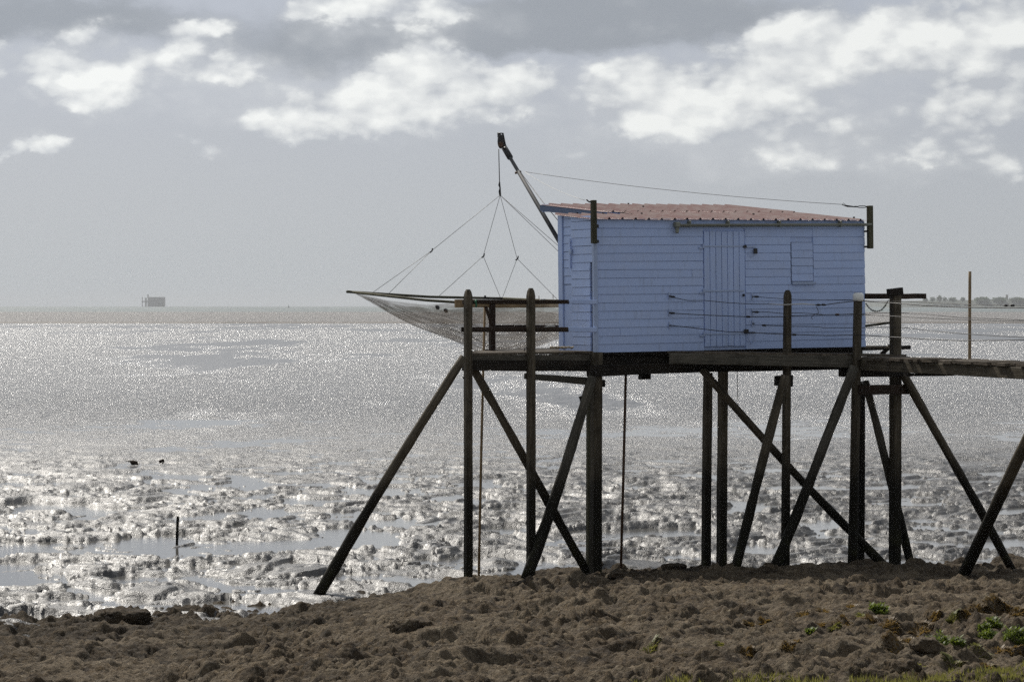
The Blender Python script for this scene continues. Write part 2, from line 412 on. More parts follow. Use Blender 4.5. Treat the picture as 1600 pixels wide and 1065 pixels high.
# ------------------------------------------------------------------ noise in numpy
def _hash(ix, iy, s):
    h = (ix*374761393 + iy*668265263 + s*974634777) & 0xffffffff
    h = ((h ^ (h >> 13))*1274126177) & 0xffffffff
    return ((h ^ (h >> 16)) & 0xffff)/65535.0
def pnoise(x, y, s=0):
    xi = np.floor(x).astype(np.int64); yi = np.floor(y).astype(np.int64); xf = x-xi; yf = y-yi
    u = xf*xf*xf*(xf*(xf*6-15)+10); v = yf*yf*yf*(yf*(yf*6-15)+10)
    def g(dx, dy):
        a = _hash(xi+dx, yi+dy, s)*2*np.pi
        return np.cos(a)*(xf-dx)+np.sin(a)*(yf-dy)
    return ((g(0,0)*(1-u)+g(1,0)*u)*(1-v)+(g(0,1)*(1-u)+g(1,1)*u)*v)*1.5
def fbm(x, y, o=4, s=0, rough=.5):
    r = 0; a = 1.0; f = 1.0
    for k in range(o):
        r = r+a*pnoise(x*f+k*17.3, y*f-k*9.1, s+k); a *= rough; f *= 2.03
    return r
def sstep(x, a, b):
    t = np.clip((x-a)/(b-a), 0, 1); return t*t*(3-2*t)
EDGE_X = np.array([-30, -12, -8, -6.5, -5, -3.4, -2.6, -.6, 1.3, 3.2, 5.2, 7, 9, 12, 30.])
EDGE_D = np.array([33, 34.6, 35.6, 36.3, 38.6, 39.2, 39.8, 40.3, 41.6, 41.8, 42.0, 43.6, 44.5, 46, 48.])
def rock_h(x, y):
    base = 2.955-.065*y - .07*sstep(x, 2.4, -.2) - .150*np.clip(-.6-x, 0, 2.9) - .012*np.clip(-4.8-x, 0, 9)
    base = np.where(y < 12, 2.955-.065*12+(12-y)*.02, base)
    wx = x+fbm(x*.6, y*.6, 2, 50)*.35; wy = y+fbm(x*.6+5, y*.6, 2, 51)*.35
    lump = .10*np.abs(pnoise(wx*.75, wy*.60, 1)) + .11*np.abs(pnoise(wx*1.7, wy*1.6, 2)) + .08*np.abs(pnoise(wx*3.6, wy*3.8, 3)) \
        + .045*np.abs(pnoise(wx*7, wy*9, 4)) + .022*np.abs(pnoise(wx*14, wy*17, 7)) + .085*fbm(x*1.5, y*2.4, 6, 80, .58) - .05*np.abs(pnoise(wx*5.2+7, wy*5.0, 12))
    pit = -.10*sstep(pnoise(wx*1.3+3, wy*1.1, 6), .25, .5) - .05*sstep(pnoise(wx*4.1+3, wy*4.1, 16), .3, .5)
    big = .12*fbm(x*.28, y*.22, 3, 9)
    near = .55+.55*sstep(fbm(x*.33+2, y*.40, 3, 95), -.30, .35)
    z = base + big + (lump-.10)*near + pit + .026*fbm(x*6.5, y*9, 4, 97, .66)
    ed = np.interp(x, EDGE_X, EDGE_D) + .8*fbm(x*.9, y*.2, 3, 20) + .25*fbm(x*3, y*2, 2, 23)
    return z - 1.6*sstep(y, ed-.35, ed+1.3)
def rz(x, y): return float(rock_h(np.array([float(x)]), np.array([float(y)]))[0])
def ground_px(px, py):
    d = np.linspace(14, 48, 1400); r = (px-800)/4000; x = r*d
    z = rock_h(x, d); ray = CZ-(py-477)/4000*d
    k = int(np.argmax(z >= ray))
    return Vector((x[k], d[k], z[k]))
def grid_obj(name, X, Y, Z, m, kind='structure', smooth=True):
    nr, nc = X.shape
    me = bpy.data.meshes.new(name)
    co = np.stack([X, Y, Z], -1).reshape(-1, 3).astype(np.float32)
    idx = np.arange(nr*nc).reshape(nr, nc)
    q = np.stack([idx[:-1,:-1], idx[:-1,1:], idx[1:,1:], idx[1:,:-1]], -1).reshape(-1, 4)
    me.vertices.add(len(co)); me.vertices.foreach_set('co', co.ravel())
    me.loops.add(q.size); me.loops.foreach_set('vertex_index', q.ravel().astype(np.int32))
    me.polygons.add(len(q)); me.polygons.foreach_set('loop_start', np.arange(0, q.size, 4, dtype=np.int32))
    if smooth: me.polygons.foreach_set('use_smooth', np.ones(len(q), dtype=bool))
    me.update(calc_edges=True); me.materials.append(m)
    o = bpy.data.objects.new(name, me); COL.objects.link(o); o['kind'] = kind
    return o

# ------------------------------------------------------------------ ground, mud, water
d = 15*(49/15)**np.linspace(0, 1, 1000)
t = np.linspace(-1, 1, 690)
Y = np.repeat(d[:, None], len(t), 1); X = t[None, :]*(.25*Y+2.5)
grid_obj('rocky_shore', X, Y, rock_h(X, Y), ROCK)
d = np.linspace(1.0, 15.02, 90); t = np.linspace(-1, 1, 160); Y = np.repeat(d[:, None], len(t), 1); X = t[None, :]*(.25*Y+2.5)
grid_obj('near_bank', X, Y, rock_h(X, Y)-.02, ROCK)

POOLS = [(270,862,190,13),(470,852,110,10),(560,838,50,8),(330,905,90,6),(60,912,60,8),(235,948,60,10),(400,925,95,12),(90,985,50,10),
         (600,905,70,9),(880,852,75,12),(850,888,60,9),(720,888,40,9),(1020,835,50,7),(960,840,30,6),(420,805,40,6),(70,795,60,7),
         (1180,860,40,6),(1260,822,45,6),(1300,840,40,5),(1440,815,30,5),(1590,852,50,7),(1420,880,40,5),(1540,830,40,4),(650,825,40,4),(180,800,50,4),(30,855,60,6)]
def mud_h(x, y):
    env = .22+.78*sstep(y, 88, 50)
    wx = x+.5*fbm(x*.5, y*.3, 2, 31); wy = y+.8*fbm(x*.5+9, y*.3, 2, 33)
    t0 = fbm(wx*.50, wy*.90, 4, 35, .52); t1 = fbm(wx*1.5, wy*3.2, 3, 37, .45)
    clod = .50*sstep(t0, -.02, .01)+.25*sstep(t0, .24, .27)+.38*sstep(t1, .10, .15)*sstep(t0, -.25, -.1)
    h = .035 + env*(.14*(clod-.42) + .018*fbm(wx*1.2, wy*1.6, 3, 41, .55)) + .012*env*np.abs(pnoise(x*2.2, y*3.6, 44)) + .008*pnoise(x*5, y*5, 47)
    h = h+.05*fbm(x*.12, y*.07, 2, 61)
    for px, py, rx, ry in POOLS:
        dd = 18000/(py-477); cxp = (px-800)/4000*dd
        lo_, hi_ = np.searchsorted(y[:, 0], (dd-2.2*ry*dd*dd/18000, dd+2.2*ry*dd*dd/18000)); sl_ = slice(lo_, hi_)
        q = ((x[sl_]-cxp)/(rx*dd/4000))**2+((y[sl_]-dd)/(ry*dd*dd/18000))**2
        h[sl_] -= .20*np.exp(-q**2*.7)*(.6+.4*(clod[sl_] < .4))
    h = np.where(y > 120, h*sstep(y, 150, 120)+.0*(y-120), h)
    return h
d = 30*(150/30)**np.linspace(0, 1, 920)
t = np.linspace(-1, 1, 600)
Y = np.repeat(d[:, None], len(t), 1); X = t[None, :]*(.235*Y+2)
grid_obj('mudflat', X, Y, mud_h(X, Y), MUD)
d = np.array([149., 250, 400, 655]); Y = np.repeat(d[:, None], 5, 1); X = np.linspace(-1, 1, 5)[None, :]*(.5*Y+40)
grid_obj('far_mudflat', X, Y, Y*0+.004, MUD)
d = np.array([30., 60, 100]); Y = np.repeat(d[:, None], 3, 1); X = np.linspace(-1, 1, 3)[None, :]*(.24*Y+3)
grid_obj('pool_water', X, Y, Y*0+.026, POOL)
xb = np.linspace(-420, 420, 160); hb = .30+.10*fbm(xb*.03, xb*0, 4, 90)
Y = np.stack([xb*0+646, xb*0+647.5+2*fbm(xb*.05, xb*0+3, 3, 91), xb*0+652, xb*0+675]); X = np.stack([xb]*4); Z = np.stack([xb*0-.05, hb, hb*.9, xb*0-.2])
grid_obj('mud_bank', X, Y, Z, MUDBANK)
d = np.array([650., 1000, 1800]); Y = np.repeat(d[:, None], 5, 1); X = np.linspace(-1, 1, 5)[None, :]*(.6*Y+100)
grid_obj('shallow_water', X, Y, Y*0-.05, SHAL)
d = np.array([1790., 5000, 13000]); Y = np.repeat(d[:, None], 5, 1); X = np.linspace(-1, 1, 5)[None, :]*(.5*Y+900)
grid_obj('sea', X, Y, Y*0-.15, SEA)

# ------------------------------------------------------------------ far things
def far_block(parent, name, px0, px1, py0, py1, d0, d1, m):
    a = P(px0, py0, d0); b = P(px1, py1, d0); L = parent.location
    return box(name, parent, a.x-L.x, b.x-L.x, d0-L.y, d1-L.y, b.z-L.z, a.z-L.z, m, 0)
fd = 9000
fo = empty('sea_fort', (P(238, 479, fd).x, fd, 0), 'pale hazy stone sea fort on the horizon', 'fort')
V = []; F = []
a = P(229.5, 464, fd); b = P(256.5, 479.5, fd); hw = (b.x-a.x)/2; ht = a.z
seg = []                                      # oval plan with rounded ends
for k in range(28):
    an = 2*math.pi*k/28; cs, sn = math.cos(an), math.sin(an)
    seg.append((hw*math.copysign(abs(cs)**.35, cs), 22*math.copysign(abs(sn)**.6, sn)+22))
cxf = (a.x+b.x)/2-fo.location.x
for z in (-1, ht): V += [(cxf+x, y, z) for x, y in seg]
F = [(k, (k+1) % 28, 28+(k+1) % 28, 28+k) for k in range(28)]+[tuple(range(28, 56))]
mesh_obj('wall', V, F, STONEF, fo)
for row in (468, 472.3):
    for k in range(7):
        px = 233+k*3.3; far_block(fo, 'window', px, px+1.1, row, row+1.9, fd-.6+ (0), fd+1, DARKW)
far_block(fo, 'watch_tower', 230.2, 232, 459.8, 464.5, fd+14, fd+20, STONEF)
far_block(fo, 'jetty_deck', 221.5, 230.5, 470, 471.8, fd+15, fd+25, STONEF)
for px in (221.7, 226.4, 228): far_block(fo, 'jetty_pile', px, px+1.0, 465 if px > 222 else 464, 479.6, fd+16, fd+22, STONEF)
o = empty('channel_buoy', P(451, 479.5, 5200), 'tiny dark channel buoy out on the sea near the horizon', 'buoy')
tube('body', o, [P(451, 481, 5200), P(451, 478.2, 5200)], [1.6, .9], DARKW, 8)
tube('top_mark', o, [P(451, 478.2, 5200), P(451, 475.5, 5200)], [.5, .25], DARKW, 6)

ld = 6000
xs = np.array([1380, 1410, 1440, 1470, 1500, 1520, 1545, 1570, 1600, 1660, 1750, 1900.])
ys = np.array([479.0, 473.5, 470, 468.6, 468.6, 468.8, 467.8, 467.2, 466.8, 466.4, 466, 466.])
V = []; F = []
for x_, y_ in zip(xs, ys):
    p = P(x_, y_, ld); V += [(p.x, ld-60, -1), (p.x, ld, p.z), (p.x, ld+900, p.z*.9)]
for k in range(len(xs)-1):
    for j in (0, 1): F.append((k*3+j, (k+1)*3+j, (k+1)*3+j+1, k*3+j+1))
o = mesh_obj('far_headland', V, F, LAND); o['kind'] = 'structure'
def blob_tree(name, label, px, ytop, ybot, wpx, d, cat='tree', group=None, leaf=LEAFT):
    base = P(px, ybot, d); top = P(px, ytop, d); h = top.z-base.z; wd = wpx*d/4000
    e = empty(name, base, label, cat, group)
    tube('trunk', e, [base-Vector((0,0,2)), base+Vector((0,0,h*.55))], [h*.05, h*.03], BARK, 6)
    V = []; F = []
    for k in range(300):
        while True:
            p = Vector((random.uniform(-1,1), random.uniform(-1,1), random.uniform(-1,1)))
            if p.length < 1: break
        f_ = p.length**.3; p = p.normalized()*f_*(.72+.35*math.sin(p.x*7+px)*math.sin(p.z*6+px*2))
        c = Vector((p.x*wd*.5, p.y*wd*.5, h*.52+p.z*h*.48)); s = wd*random.uniform(.09, .17)
        q = [Vector((random.uniform(-1,1), random.uniform(-1,1), random.uniform(-1,1)))*s for _ in range(3)]
        n0 = len(V); V += [c+v for v in q]; F.append((n0, n0+1, n0+2))
    mesh_obj('crown', V, F, leaf, e)
    return e
TL = ['small round hazy tree at the end of the far treeline away from the tower', 'hazy round tree between the treeline end and the tallest tree', 'tallest hazy tree of the far treeline with a flat top',
      'narrow hazy tree between the tallest far tree and the widest one', 'widest low hazy tree of the far treeline', 'round hazy tree standing beside the pole, last of the treeline']
for (px, yt, wd_), lb in zip([(1446,465,9),(1457,463.5,9),(1468,460.5,11),(1476.5,463,8),(1488.5,464.5,14),(1504.5,463.5,8.5)], TL):
    blob_tree('distant_tree', lb, px, yt, 471.5, wd_, ld-30, group='trees on the far headland')
for px, wd_, yt, lb in [(1535,26,465.6,'long low hazy wood on the headland between the single trees and the tower wood'),(1562,24,465.3,'low hazy wood at the foot of the square far tower'),(1590,26,466.3,'low hazy wood on the headland beyond the square tower, away from the single trees')]:
    blob_tree('distant_wood', lb, px, yt, 471, wd_, ld-20, cat='wood', group='woods on the far headland')
o = empty('distant_tower', P(1573.5, 470, ld), 'square hazy tower rising above the far headland woods', 'tower')
far_block(o, 'shaft', 1572, 1575.2, 461, 471, ld+10, ld+16, STONEF)
far_block(o, 'parapet', 1571.8, 1575.4, 460.4, 461.1, ld+9.5, ld+16.5, STONEF)

# marker pole far out on the mud
pd = 205
o = empty('marker_pole', (P(1515, 560, pd).x, pd, 0), 'tall thin yellow-brown marker pole out on the mud behind the footbridge', 'pole')
timber('shaft', o, P(1515, 568, pd)-Vector((0,0,.3)), P(1515.5, 424, pd), .26, .24, m=WOODT, kind='log', wob=.03)
# short stake in the pool
o = empty('mud_stake', P(277, 853, 48), 'short black stake standing upright in a mud pool', 'stake')
timber('shaft', o, P(276, 862, 48), P(278, 806, 48), .042, .05, m=WOODD, kind='sawn', wob=.08)
# two dark stumps out on the flats
for px, py, dd, lb, k in [(209, 727, 72, 'dark ragged stump with a sideways splinter on the open mud', 0), (253, 728, 71.8, 'dark reddish knobbed stump on the open mud', 1)]:
    o = empty('mud_stump', P(px, py, dd), lb, 'stump', 'stumps on the mud')
    if k == 0:
        tube('trunk', o, [P(216, 728, dd), P(213, 723, dd), P(206, 722, dd), P(203, 721.2, dd)], [.03, .06, .07, .01], WOODR, 7)
        tube('splinter', o, [P(208, 723, dd), P(207, 720.5, dd), P(196, 720, dd)], [.05, .03, .01], WOODD, 5)
    else:
        tube('trunk', o, [P(256, 729, dd), P(254, 724, dd), P(253, 723, dd)], [.045, .04, .03], WOODD, 7)
        tube('knob', o, [P(250.5, 723.2, dd), P(250, 720.5, dd), P(255, 718.8, dd), P(256, 722, dd)], [.03, .05, .05, .03], WOODR, 7)

# ------------------------------------------------------------------ the hut
TH = R(28); CU, SU = math.cos(TH), math.sin(TH)
HZ = 3.76; TILT = .012
def a_of(px):
    r = (px-800)/4000; return (40*r-1.3)/(CU-SU*r)
def z_of(px, py):
    a = a_of(px); return CZ-(py-477)/4000*(40+SU*a)-HZ-TILT*a
def b_of(px):
    r = (px-800)/4000; return (1.3-40*r)/(SU+CU*r)
def dep(px, b=0.0):                          # distance along the ray of pixel px at hut offset b
    r = (px-800)/4000; return (b+40*CU-1.3*SU)/(CU-SU*r)
def PB(px, py, b=0.0): return P(px, py, dep(px, b))
def HW(a, b, z): return Vector((1.3+CU*a-SU*b, 40+SU*a+CU*b, z))   # hut plan -> world
hut = empty('fishing_hut', (1.3, 40, HZ), 'sky blue boarded fishing hut with a faded red metal roof on stilts', 'hut', rot=(0, -TILT, TH))
WA = a_of(1352); WT = 2.075; SL = .090      # wall length, eave height, roof slope
wallf = mesh_obj('front_wall', *boxvf(.0, WA, .012, .07, 0, WT+.02), BLUE, hut)
def board(parent, a0, a1, z0, z1, side='front', base=0.0, proud=.0, m=BLUE):
    """one lapped board: lower edge proud of the upper"""
    n = max(1, int((a1-a0)/.5)); V = []; F = []
    tilt = random.uniform(-.0022, .0022); wav = [random.uniform(-.0015, .0015) for _ in range(n+1)]
    lo, hi = -.014-proud, -.006-proud
    for k in range(n+1):
        s = a0+(a1-a0)*k/n; dz = tilt*(k/n-.5)*2*(a1-a0)+wav[k]
        for q, z in ((.012, z0+dz+.002), (lo, z0+dz), (lo, z0+dz+.006), (hi, z1+dz), (.012, z1+dz)):
            V.append((s, base+q, z) if side == 'front' else (base+q, s, z))
    for k in range(n):
        for j in range(5):
            e = (j+1) % 5; f_ = (k*5+j, (k+1)*5+j, (k+1)*5+e, k*5+e)
            F.append(f_ if side == 'front' else f_[::-1])
    F.append((4,3,2,1,0) if side == 'front' else (0,1,2,3,4)); q = n*5
    F.append((q,q+1,q+2,q+3,q+4) if side == 'front' else (q+4,q+3,q+2,q+1,q))
    return mesh_obj('board', V, F, m, parent)
DA0, DA1 = a_of(1100.5), a_of(1164.5); DZ0, DZ1 = z_of(1132, 541), z_of(1132, 361)
SA0, SA1 = a_of(1237), a_of(1271); SZ0, SZ1 = z_of(1254, 444), z_of(1254, 378.5)
NR = 16; PH = WT/NR
for r_ in range(NR):
    z0, z1 = r_*PH, (r_+1)*PH-.004
    spans = [(.045, WA)]
    def cut(sp, lo, hi):
        out = []
        for s0, s1 in sp:
            if hi <= s0 or lo >= s1: out.append((s0, s1)); continue
            if lo-s0 > .03: out.append((s0, lo))
            if s1-hi > .03: out.append((hi, s1))
        return out
    if z0 < DZ1-.03: spans = cut(spans, DA0-.012, DA1+.012)
    if z1 > SZ0+.03 and z0 < SZ1-.03: spans = cut(spans, SA0-.010, SA1+.010)
    for s0, s1 in spans:
        if r_ in (2, 14, 9) and s1-s0 > 1.4:
            j = {2: a_of(969), 14: a_of(1271), 9: a_of(1082)}[r_]
            if s0+.1 < j < s1-.1:
                board(wallf, s0, j-.003, z0, z1); board(wallf, j+.003, s1, z0, z1); continue
        board(wallf, s0, s1+(random.uniform(-.004, .006) if s1 == WA else 0), z0, z1)
# corner strip
mesh_obj('corner_strip', *boxvf(-.028, .042, -.030, .02, -.03, WT-.02), GREYBLUE, wallf)
# left end wall: two boarded stretches and a corner post
B0, B1, B2, B3 = .02, b_of(896), b_of(883), b_of(877)
walls = mesh_obj('side_wall', *boxvf(.012, .07, .022, B3, 0, WT+.06), DARKGAP, hut)
GZ = z_of(930, 410)
for r_ in range(17):
    z0 = r_*PH-.01; z1 = z0+PH-.005
    if z0 > WT+.02: continue
    b_hi = B1+.012*random.random()
    board(walls, (.105 if z0 < GZ-.05 else .024), b_hi, z0, min(z1, WT+.07), 'side', 0, .012)
    zz = z0+.05
    if r_ > 7: board(walls, B1+.012, B2, zz, min(zz+PH-.006, WT+.09), 'side', 0, -.004)
board(walls, B1+.012, B2, 0, 8*PH+.03, 'side', 0, -.005)
timber('corner_post', walls, (-.01, (B2+B3)/2, -.04), (-.01, (B2+B3)/2+.02, WT+.10), .11, h0=.11, m=BLUE, kind='sawn', wob=.01) if False else \
    mesh_obj('corner_post', *boxvf(-.03, .05, B2+.012, B3+.02, -.05, WT+.10), BLUE, walls)
mesh_obj('batten', *boxvf(-.052, -.034, B1-.01, B1+.03, WT-.75, WT-.28), BLUE, walls)
mesh_obj('latch', *boxvf(-.066, -.034, B1-.06, B1+.0, WT-.52, WT-.44), GREYBLUE, walls)
# hidden side, rear and notch walls, lapped in steps
RA, RB = 1.62, 3.82
def lapwall(name, p0, p1, htop, side):
    V = []; F = []; N = 16
    p0 = Vector(p0); p1 = Vector(p1); dr = (p1-p0).normalized(); nrm = Vector((dr.y, -dr.x))*side
    for r_ in range(N):
        for q, z in ((.02, r_), (.004, r_+1)):
            for k, pp in enumerate((p0, p1)):
                h = htop[k]*z/N; V.append((pp.x+nrm.x*q, pp.y+nrm.y*q, h))
    for r_ in range(N):
        F.append((r_*4, r_*4+1, r_*4+3, r_*4+2))
        if r_ < N-1: F.append((r_*4+2, r_*4+3, r_*4+5, r_*4+4))
    return mesh_obj(name, V, F, BLUE, hut)
lapwall('notch_wall', (0, B3+.02), (RA, B3+.02), (WT+.12, WT+.12), -1)
lapwall('inner_side_wall', (RA, B3), (RA, RB), (WT+SL*1.1, WT+SL*RB), -1)
lapwall('rear_wall', (RA, RB), (WA, RB), (WT+SL*RB,)*2, -1)
lapwall('end_wall', (WA, .03), (WA, RB), (WT, WT+SL*RB), 1)
box('floor', hut, .0, WA, .02, RB, -.045, -.004, WOODD, 0)
# roof
roof = mesh_obj('roof', [(.05,.04,WT+.005),(WA-.03,.04,WT+.005),(WA-.03,RB,WT+SL*RB+.005),(RA+.03,RB,WT+SL*RB+.005),(RA+.03,1.1,WT+SL*1.1+.005),(.05,1.1,WT+SL*1.1+.005)],
                [(0,1,2,3,4,5)], DARKGAP, hut)
PITCH = .24
def sheet(a0, a1, b0, b1, lift):
    """one ribbed metal sheet; ribs run up the slope"""
    prof = []
    k = math.floor(a0/PITCH)
    xs_ = [a0]
    while k*PITCH < a1+.01:
        c = k*PITCH
        for dx, h in ((-.028, 0), (-.012, .029), (.012, .029), (.028, 0)):
            if a0-.001 <= c+dx <= a1+.001: prof.append((c+dx, h))
        k += 1
    if not prof or prof[0][0] > a0+.003: prof = [(a0, 0)]+prof
    if prof[-1][0] < a1-.003: prof.append((a1, 0))
    V = []; F = []; n = len(prof)
    jl = random.uniform(-.012, .012)
    rows = [b0+jl+(b1-b0)*j/3 for j in range(4)]
    for th in (0, -.003):
        for bb in rows:
            wv_ = random.uniform(-.002, .002)
            V += [(x, bb, WT+.012+SL*bb+h+lift+th+wv_) for x, h in prof]
    for s in (0, 1):
        for j in range(3):
            for c in range(n-1):
                q = s*4*n+j*n+c; f_ = (q, q+1, q+n+1, q+n); F.append(f_ if s == 0 else f_[::-1])
    T = 4*n
    for c in range(n-1): F.append((c, T+c, T+c+1, c+1)); q = 3*n+c; F.append((q, q+1, T+q+1, T+q))
    for j in range(3):
        for e in (0, n-1): F.append((j*n+e, (j+1)*n+e, T+(j+1)*n+e, T+j*n+e))
    return mesh_obj('roof_sheet', V, F, ROOF, roof)
aa = -.07
while aa < WA+.0:                              # lower course
    a1 = min(aa+.96, WA+.05)
    if aa < RA-.2: sheet(aa, min(a1, RA+.0), -.07, B3+.12, random.uniform(0, .004))
    if a1 > RA: sheet(max(aa, RA), a1, -.07, 1.95, random.uniform(0, .004))
    aa += .955
aa = a_of(1352)-3.93
while aa < WA:                                 # upper course
    a1 = min(aa+.96, WA+.05); sheet(aa, a1, 1.86, RB+.22, .012+random.uniform(0, .004)); aa += .955
UA = WA-3.93
def slab(name, a0, a1, b0, b1, zt0, zt1, h, m):
    V = [(a0,b0,zt0-h),(a1,b0,zt0-h),(a1,b1,zt1-h),(a0,b1,zt1-h),(a0,b0,zt0),(a1,b0,zt0),(a1,b1,zt1),(a0,b1,zt1)]
    F = [(0,3,2,1),(4,5,6,7),(0,1,5,4),(1,2,6,5),(2,3,7,6),(3,0,4,7)]
    return mesh_obj(name, V, F, m, roof)
slab('barge_board', UA+.012, UA+.04, 1.9, RB+.20, WT+SL*1.9+.012, WT+SL*(RB+.2)+.016, .10, BLUE_SHADED)
slab('rear_fascia', UA+.05, WA, RB+.17, RB+.20, WT+SL*(RB+.17)+.03, WT+SL*(RB+.2)+.03, .13, BLUE)
slab('soffit', UA+.045, WA, RB, RB+.165, WT+SL*RB-.05, WT+SL*(RB+.165)-.05, .015, BLUE)
for k in range(7):                             # fixing screws with their washers
    a_ = round(random.uniform(.1, WA-.1)/PITCH)*PITCH; b_ = random.choice((.12, .95, 1.75, 2.1, 2.9, 3.8))
    if a_ < RA+.1 and b_ > 1.1: continue
    z_ = WT+.012+SL*b_+.029+(.012 if b_ > 1.9 else 0)
    mesh_obj('screw', *boxvf(a_-.012, a_+.012, b_-.012, b_+.012, z_-.002, z_+.022), STEEL, roof)
# gutter
def half_gutter(px0, px1, py0, py1):
    V = []; F = []; n = 9; a0, a1 = a_of(px0), a_of(px1)
    for k, (a_, z_) in enumerate(((a0, z_of(px0, py0)), (a1, z_of(px1, py1)))):
        for rr in (.048, .042):
            for j in range(n):
                an = math.pi+math.pi*j/(n-1); V.append((a_, -.075+math.cos(an)*rr, z_+math.sin(an)*rr))
    for j in range(n-1): F += [(j, j+1, 2*n+j+1, 2*n+j), (n+j, 3*n+j, 3*n+j+1, n+j+1), (j, n+j, n+j+1, j+1), (2*n+j, 2*n+j+1, 3*n+j+1, 3*n+j)]
    F += [(0, 2*n, 3*n, n), (n-1, 2*n-1, 4*n-1, 3*n-1)]
    return mesh_obj('gutter', V, F, GUT, hut, smooth=True)
gut = half_gutter(1058, 1358, 350.2, 349.0)
ga, gz = a_of(1055), z_of(1055, 350)
box('end_cap', gut, ga-.03, ga+.05, -.13, -.02, gz-.055, gz+.03, GUT, .012)
box('downspout', gut, ga-.02, ga+.035, -.11, -.05, gz-.15, gz-.05, GUT, .015)
for px in (1075, 1135, 1215, 1310): box('bracket', gut, a_of(px)-.008, a_of(px)+.008, -.13, -.022, z_of(px, 350)-.053, z_of(px, 350)+.05, GUT, .003)
# door
door = mesh_obj('door', *boxvf(DA0, DA1, .0, .02, DZ0, DZ1), BLUE, hut)
nP = 7; pw = (DA1-DA0)/nP
for k in range(nP):
    g = .0045
    o = box('plank', door, DA0+k*pw+g, DA0+(k+1)*pw-g, -.022+random.uniform(-.002,.002), .0, DZ0+random.uniform(0,.01), DZ1-random.uniform(0,.006), BLUE, .003)
for py in (384.5, 454, 521):
    z = z_of(1132, py); s = box('strap_hinge', door, DA0-.015, DA1-.03, -.031, -.025, z-.014, z+.014, GREYBLUE, .002)
    h0 = DA0-.02
    box('hinge_plate', s, h0-.075, h0-.012, -.034, -.021, z-.045, z-.012, GREYBLUE, .004)
    box('hinge_pin', s, h0-.012, h0+.012, -.044, -.022, z-.035, z+.04, GREYBLUE, .004)
def hw(px, py, q): return hut_pt(a_of(px), q, z_of(px, py))
def hut_pt(a, b, z): return Vector((a, b, z))
def ltube(name, parent, pts, r, m, sides=6):   # tube in hut coordinates
    V = []; F = []
    for j, p in enumerate(pts):
        dd = (pts[min(j+1, len(pts)-1)]-pts[max(j-1, 0)]).normalized()
        ref = Vector((0,1,0)) if abs(dd.y) < .9 else Vector((0,0,1)); A = ref.cross(dd).normalized(); B = dd.cross(A)
        V += [p+A*math.cos(2*math.pi*c/sides)*r+B*math.sin(2*math.pi*c/sides)*r for c in range(sides)]
    for j in range(len(pts)-1):
        for c in range(sides):
            e = (c+1) % sides; F.append((j*sides+c, j*sides+e, (j+1)*sides+e, (j+1)*sides+c))
    F += [tuple(range(sides-1, -1, -1)), tuple(range((len(pts)-1)*sides, len(pts)*sides))]
    return mesh_obj(name, V, F, m, parent, smooth=True)
hasp = box('hasp', door, a_of(1166), a_of(1181), -.038, -.026, z_of(1170, 386.5), z_of(1170, 384), GREYBLUE, .002)
box('padlock', hasp, a_of(1177), a_of(1182), -.065, -.03, z_of(1180, 396.5), z_of(1180, 388), STEEL, .006)
box('staple', hasp, a_of(1161.5), a_of(1166), -.05, -.026, z_of(1163, 387.5), z_of(1163, 383), STEEL, .004)
ltube('lock_chain', hasp, [hw(1169+k*1.3, 393+9*math.sin(math.pi*min(1, k/8)), -.04) for k in range(9)], .004, GREYBLUE)
box('door_knob', door, a_of(1159.5), a_of(1162), -.06, -.022, z_of(1160, 463), z_of(1160, 459), STEEL, .006)
lk = box('lower_lock', door, a_of(1160.5), a_of(1167), -.075, -.024, z_of(1163, 520.5), z_of(1163, 514), STEEL, .012)
box('bolt', lk, a_of(1167), a_of(1178), -.05, -.03, z_of(1170, 520), z_of(1170, 518.4), STEEL, .003)
ltube('lock_chain', lk, [hw(1167+k*1.3, 522+15*math.sin(math.pi*k/9), -.03) for k in range(10)], .004, GREYBLUE)
# shutter
shut = mesh_obj('shutter', *boxvf(SA0, SA1, .0, .015, SZ0, SZ1), DARKGAP, hut)
for k in range(5):
    h = (SZ1-SZ0-.05)/5; z0 = SZ0+.05+k*h
    board(shut, SA0+.008, SA1-.004, z0, z0+h-.004, 'front', 0, .004)
box('shutter_sill', shut, SA0, SA1+.03, -.055, .0, SZ0-.0, SZ0+.04, GREYBLUE, .004)
# anchor plates for the handrail wires
for px, py in ((1045, 462), (1045, 488), (1045, 508), (1175, 463), (1175, 487), (1175, 505)):
    e = box('anchor_plate', hut, a_of(px)-.012, a_of(px)+.012, -.030, -.022, z_of(px, py)-.06, z_of(px, py)+.06, GREYBLUE, .002)
    box('eye_bolt', e, a_of(px)-.008, a_of(px)+.02, -.06, -.03, z_of(px, py)-.012, z_of(px, py)+.008, STEEL, .004)
# stub posts that carry the guy wire
def stub(px0, px1, py0, py1, q, lab):
    s = box('stub_post', hut, a_of(px0), a_of(px1), q-.075, q, z_of(px0, py1), z_of(px0, py0), WOODO, .008)
    s['label'] = lab; return s
s1 = stub(921.5, 928.5, 313, 380.5, -.06, 'dark stub post bolted to the hut corner nearest the net')
s2 = stub(1354, 1361, 321.5, 388.5, -.03, 'dark stub post bolted to the hut corner nearest the footbridge')
for py in (353, 377): box('bracket', s1, a_of(928.5), a_of(933), -.10, -.03, z_of(930, py+3), z_of(930, py-2), STEEL, .004)
for py in (362, 386): box('bracket', s2, a_of(1351), a_of(1354), -.07, .0, z_of(1353, py+1), z_of(1353, py-2), STEEL, .004)
ltube('hook', s1, [hw(922, 315, -.09), hw(919, 316, -.09), hw(916, 314, -.09), hw(914.5, 312, -.09)], .012, STEEL)

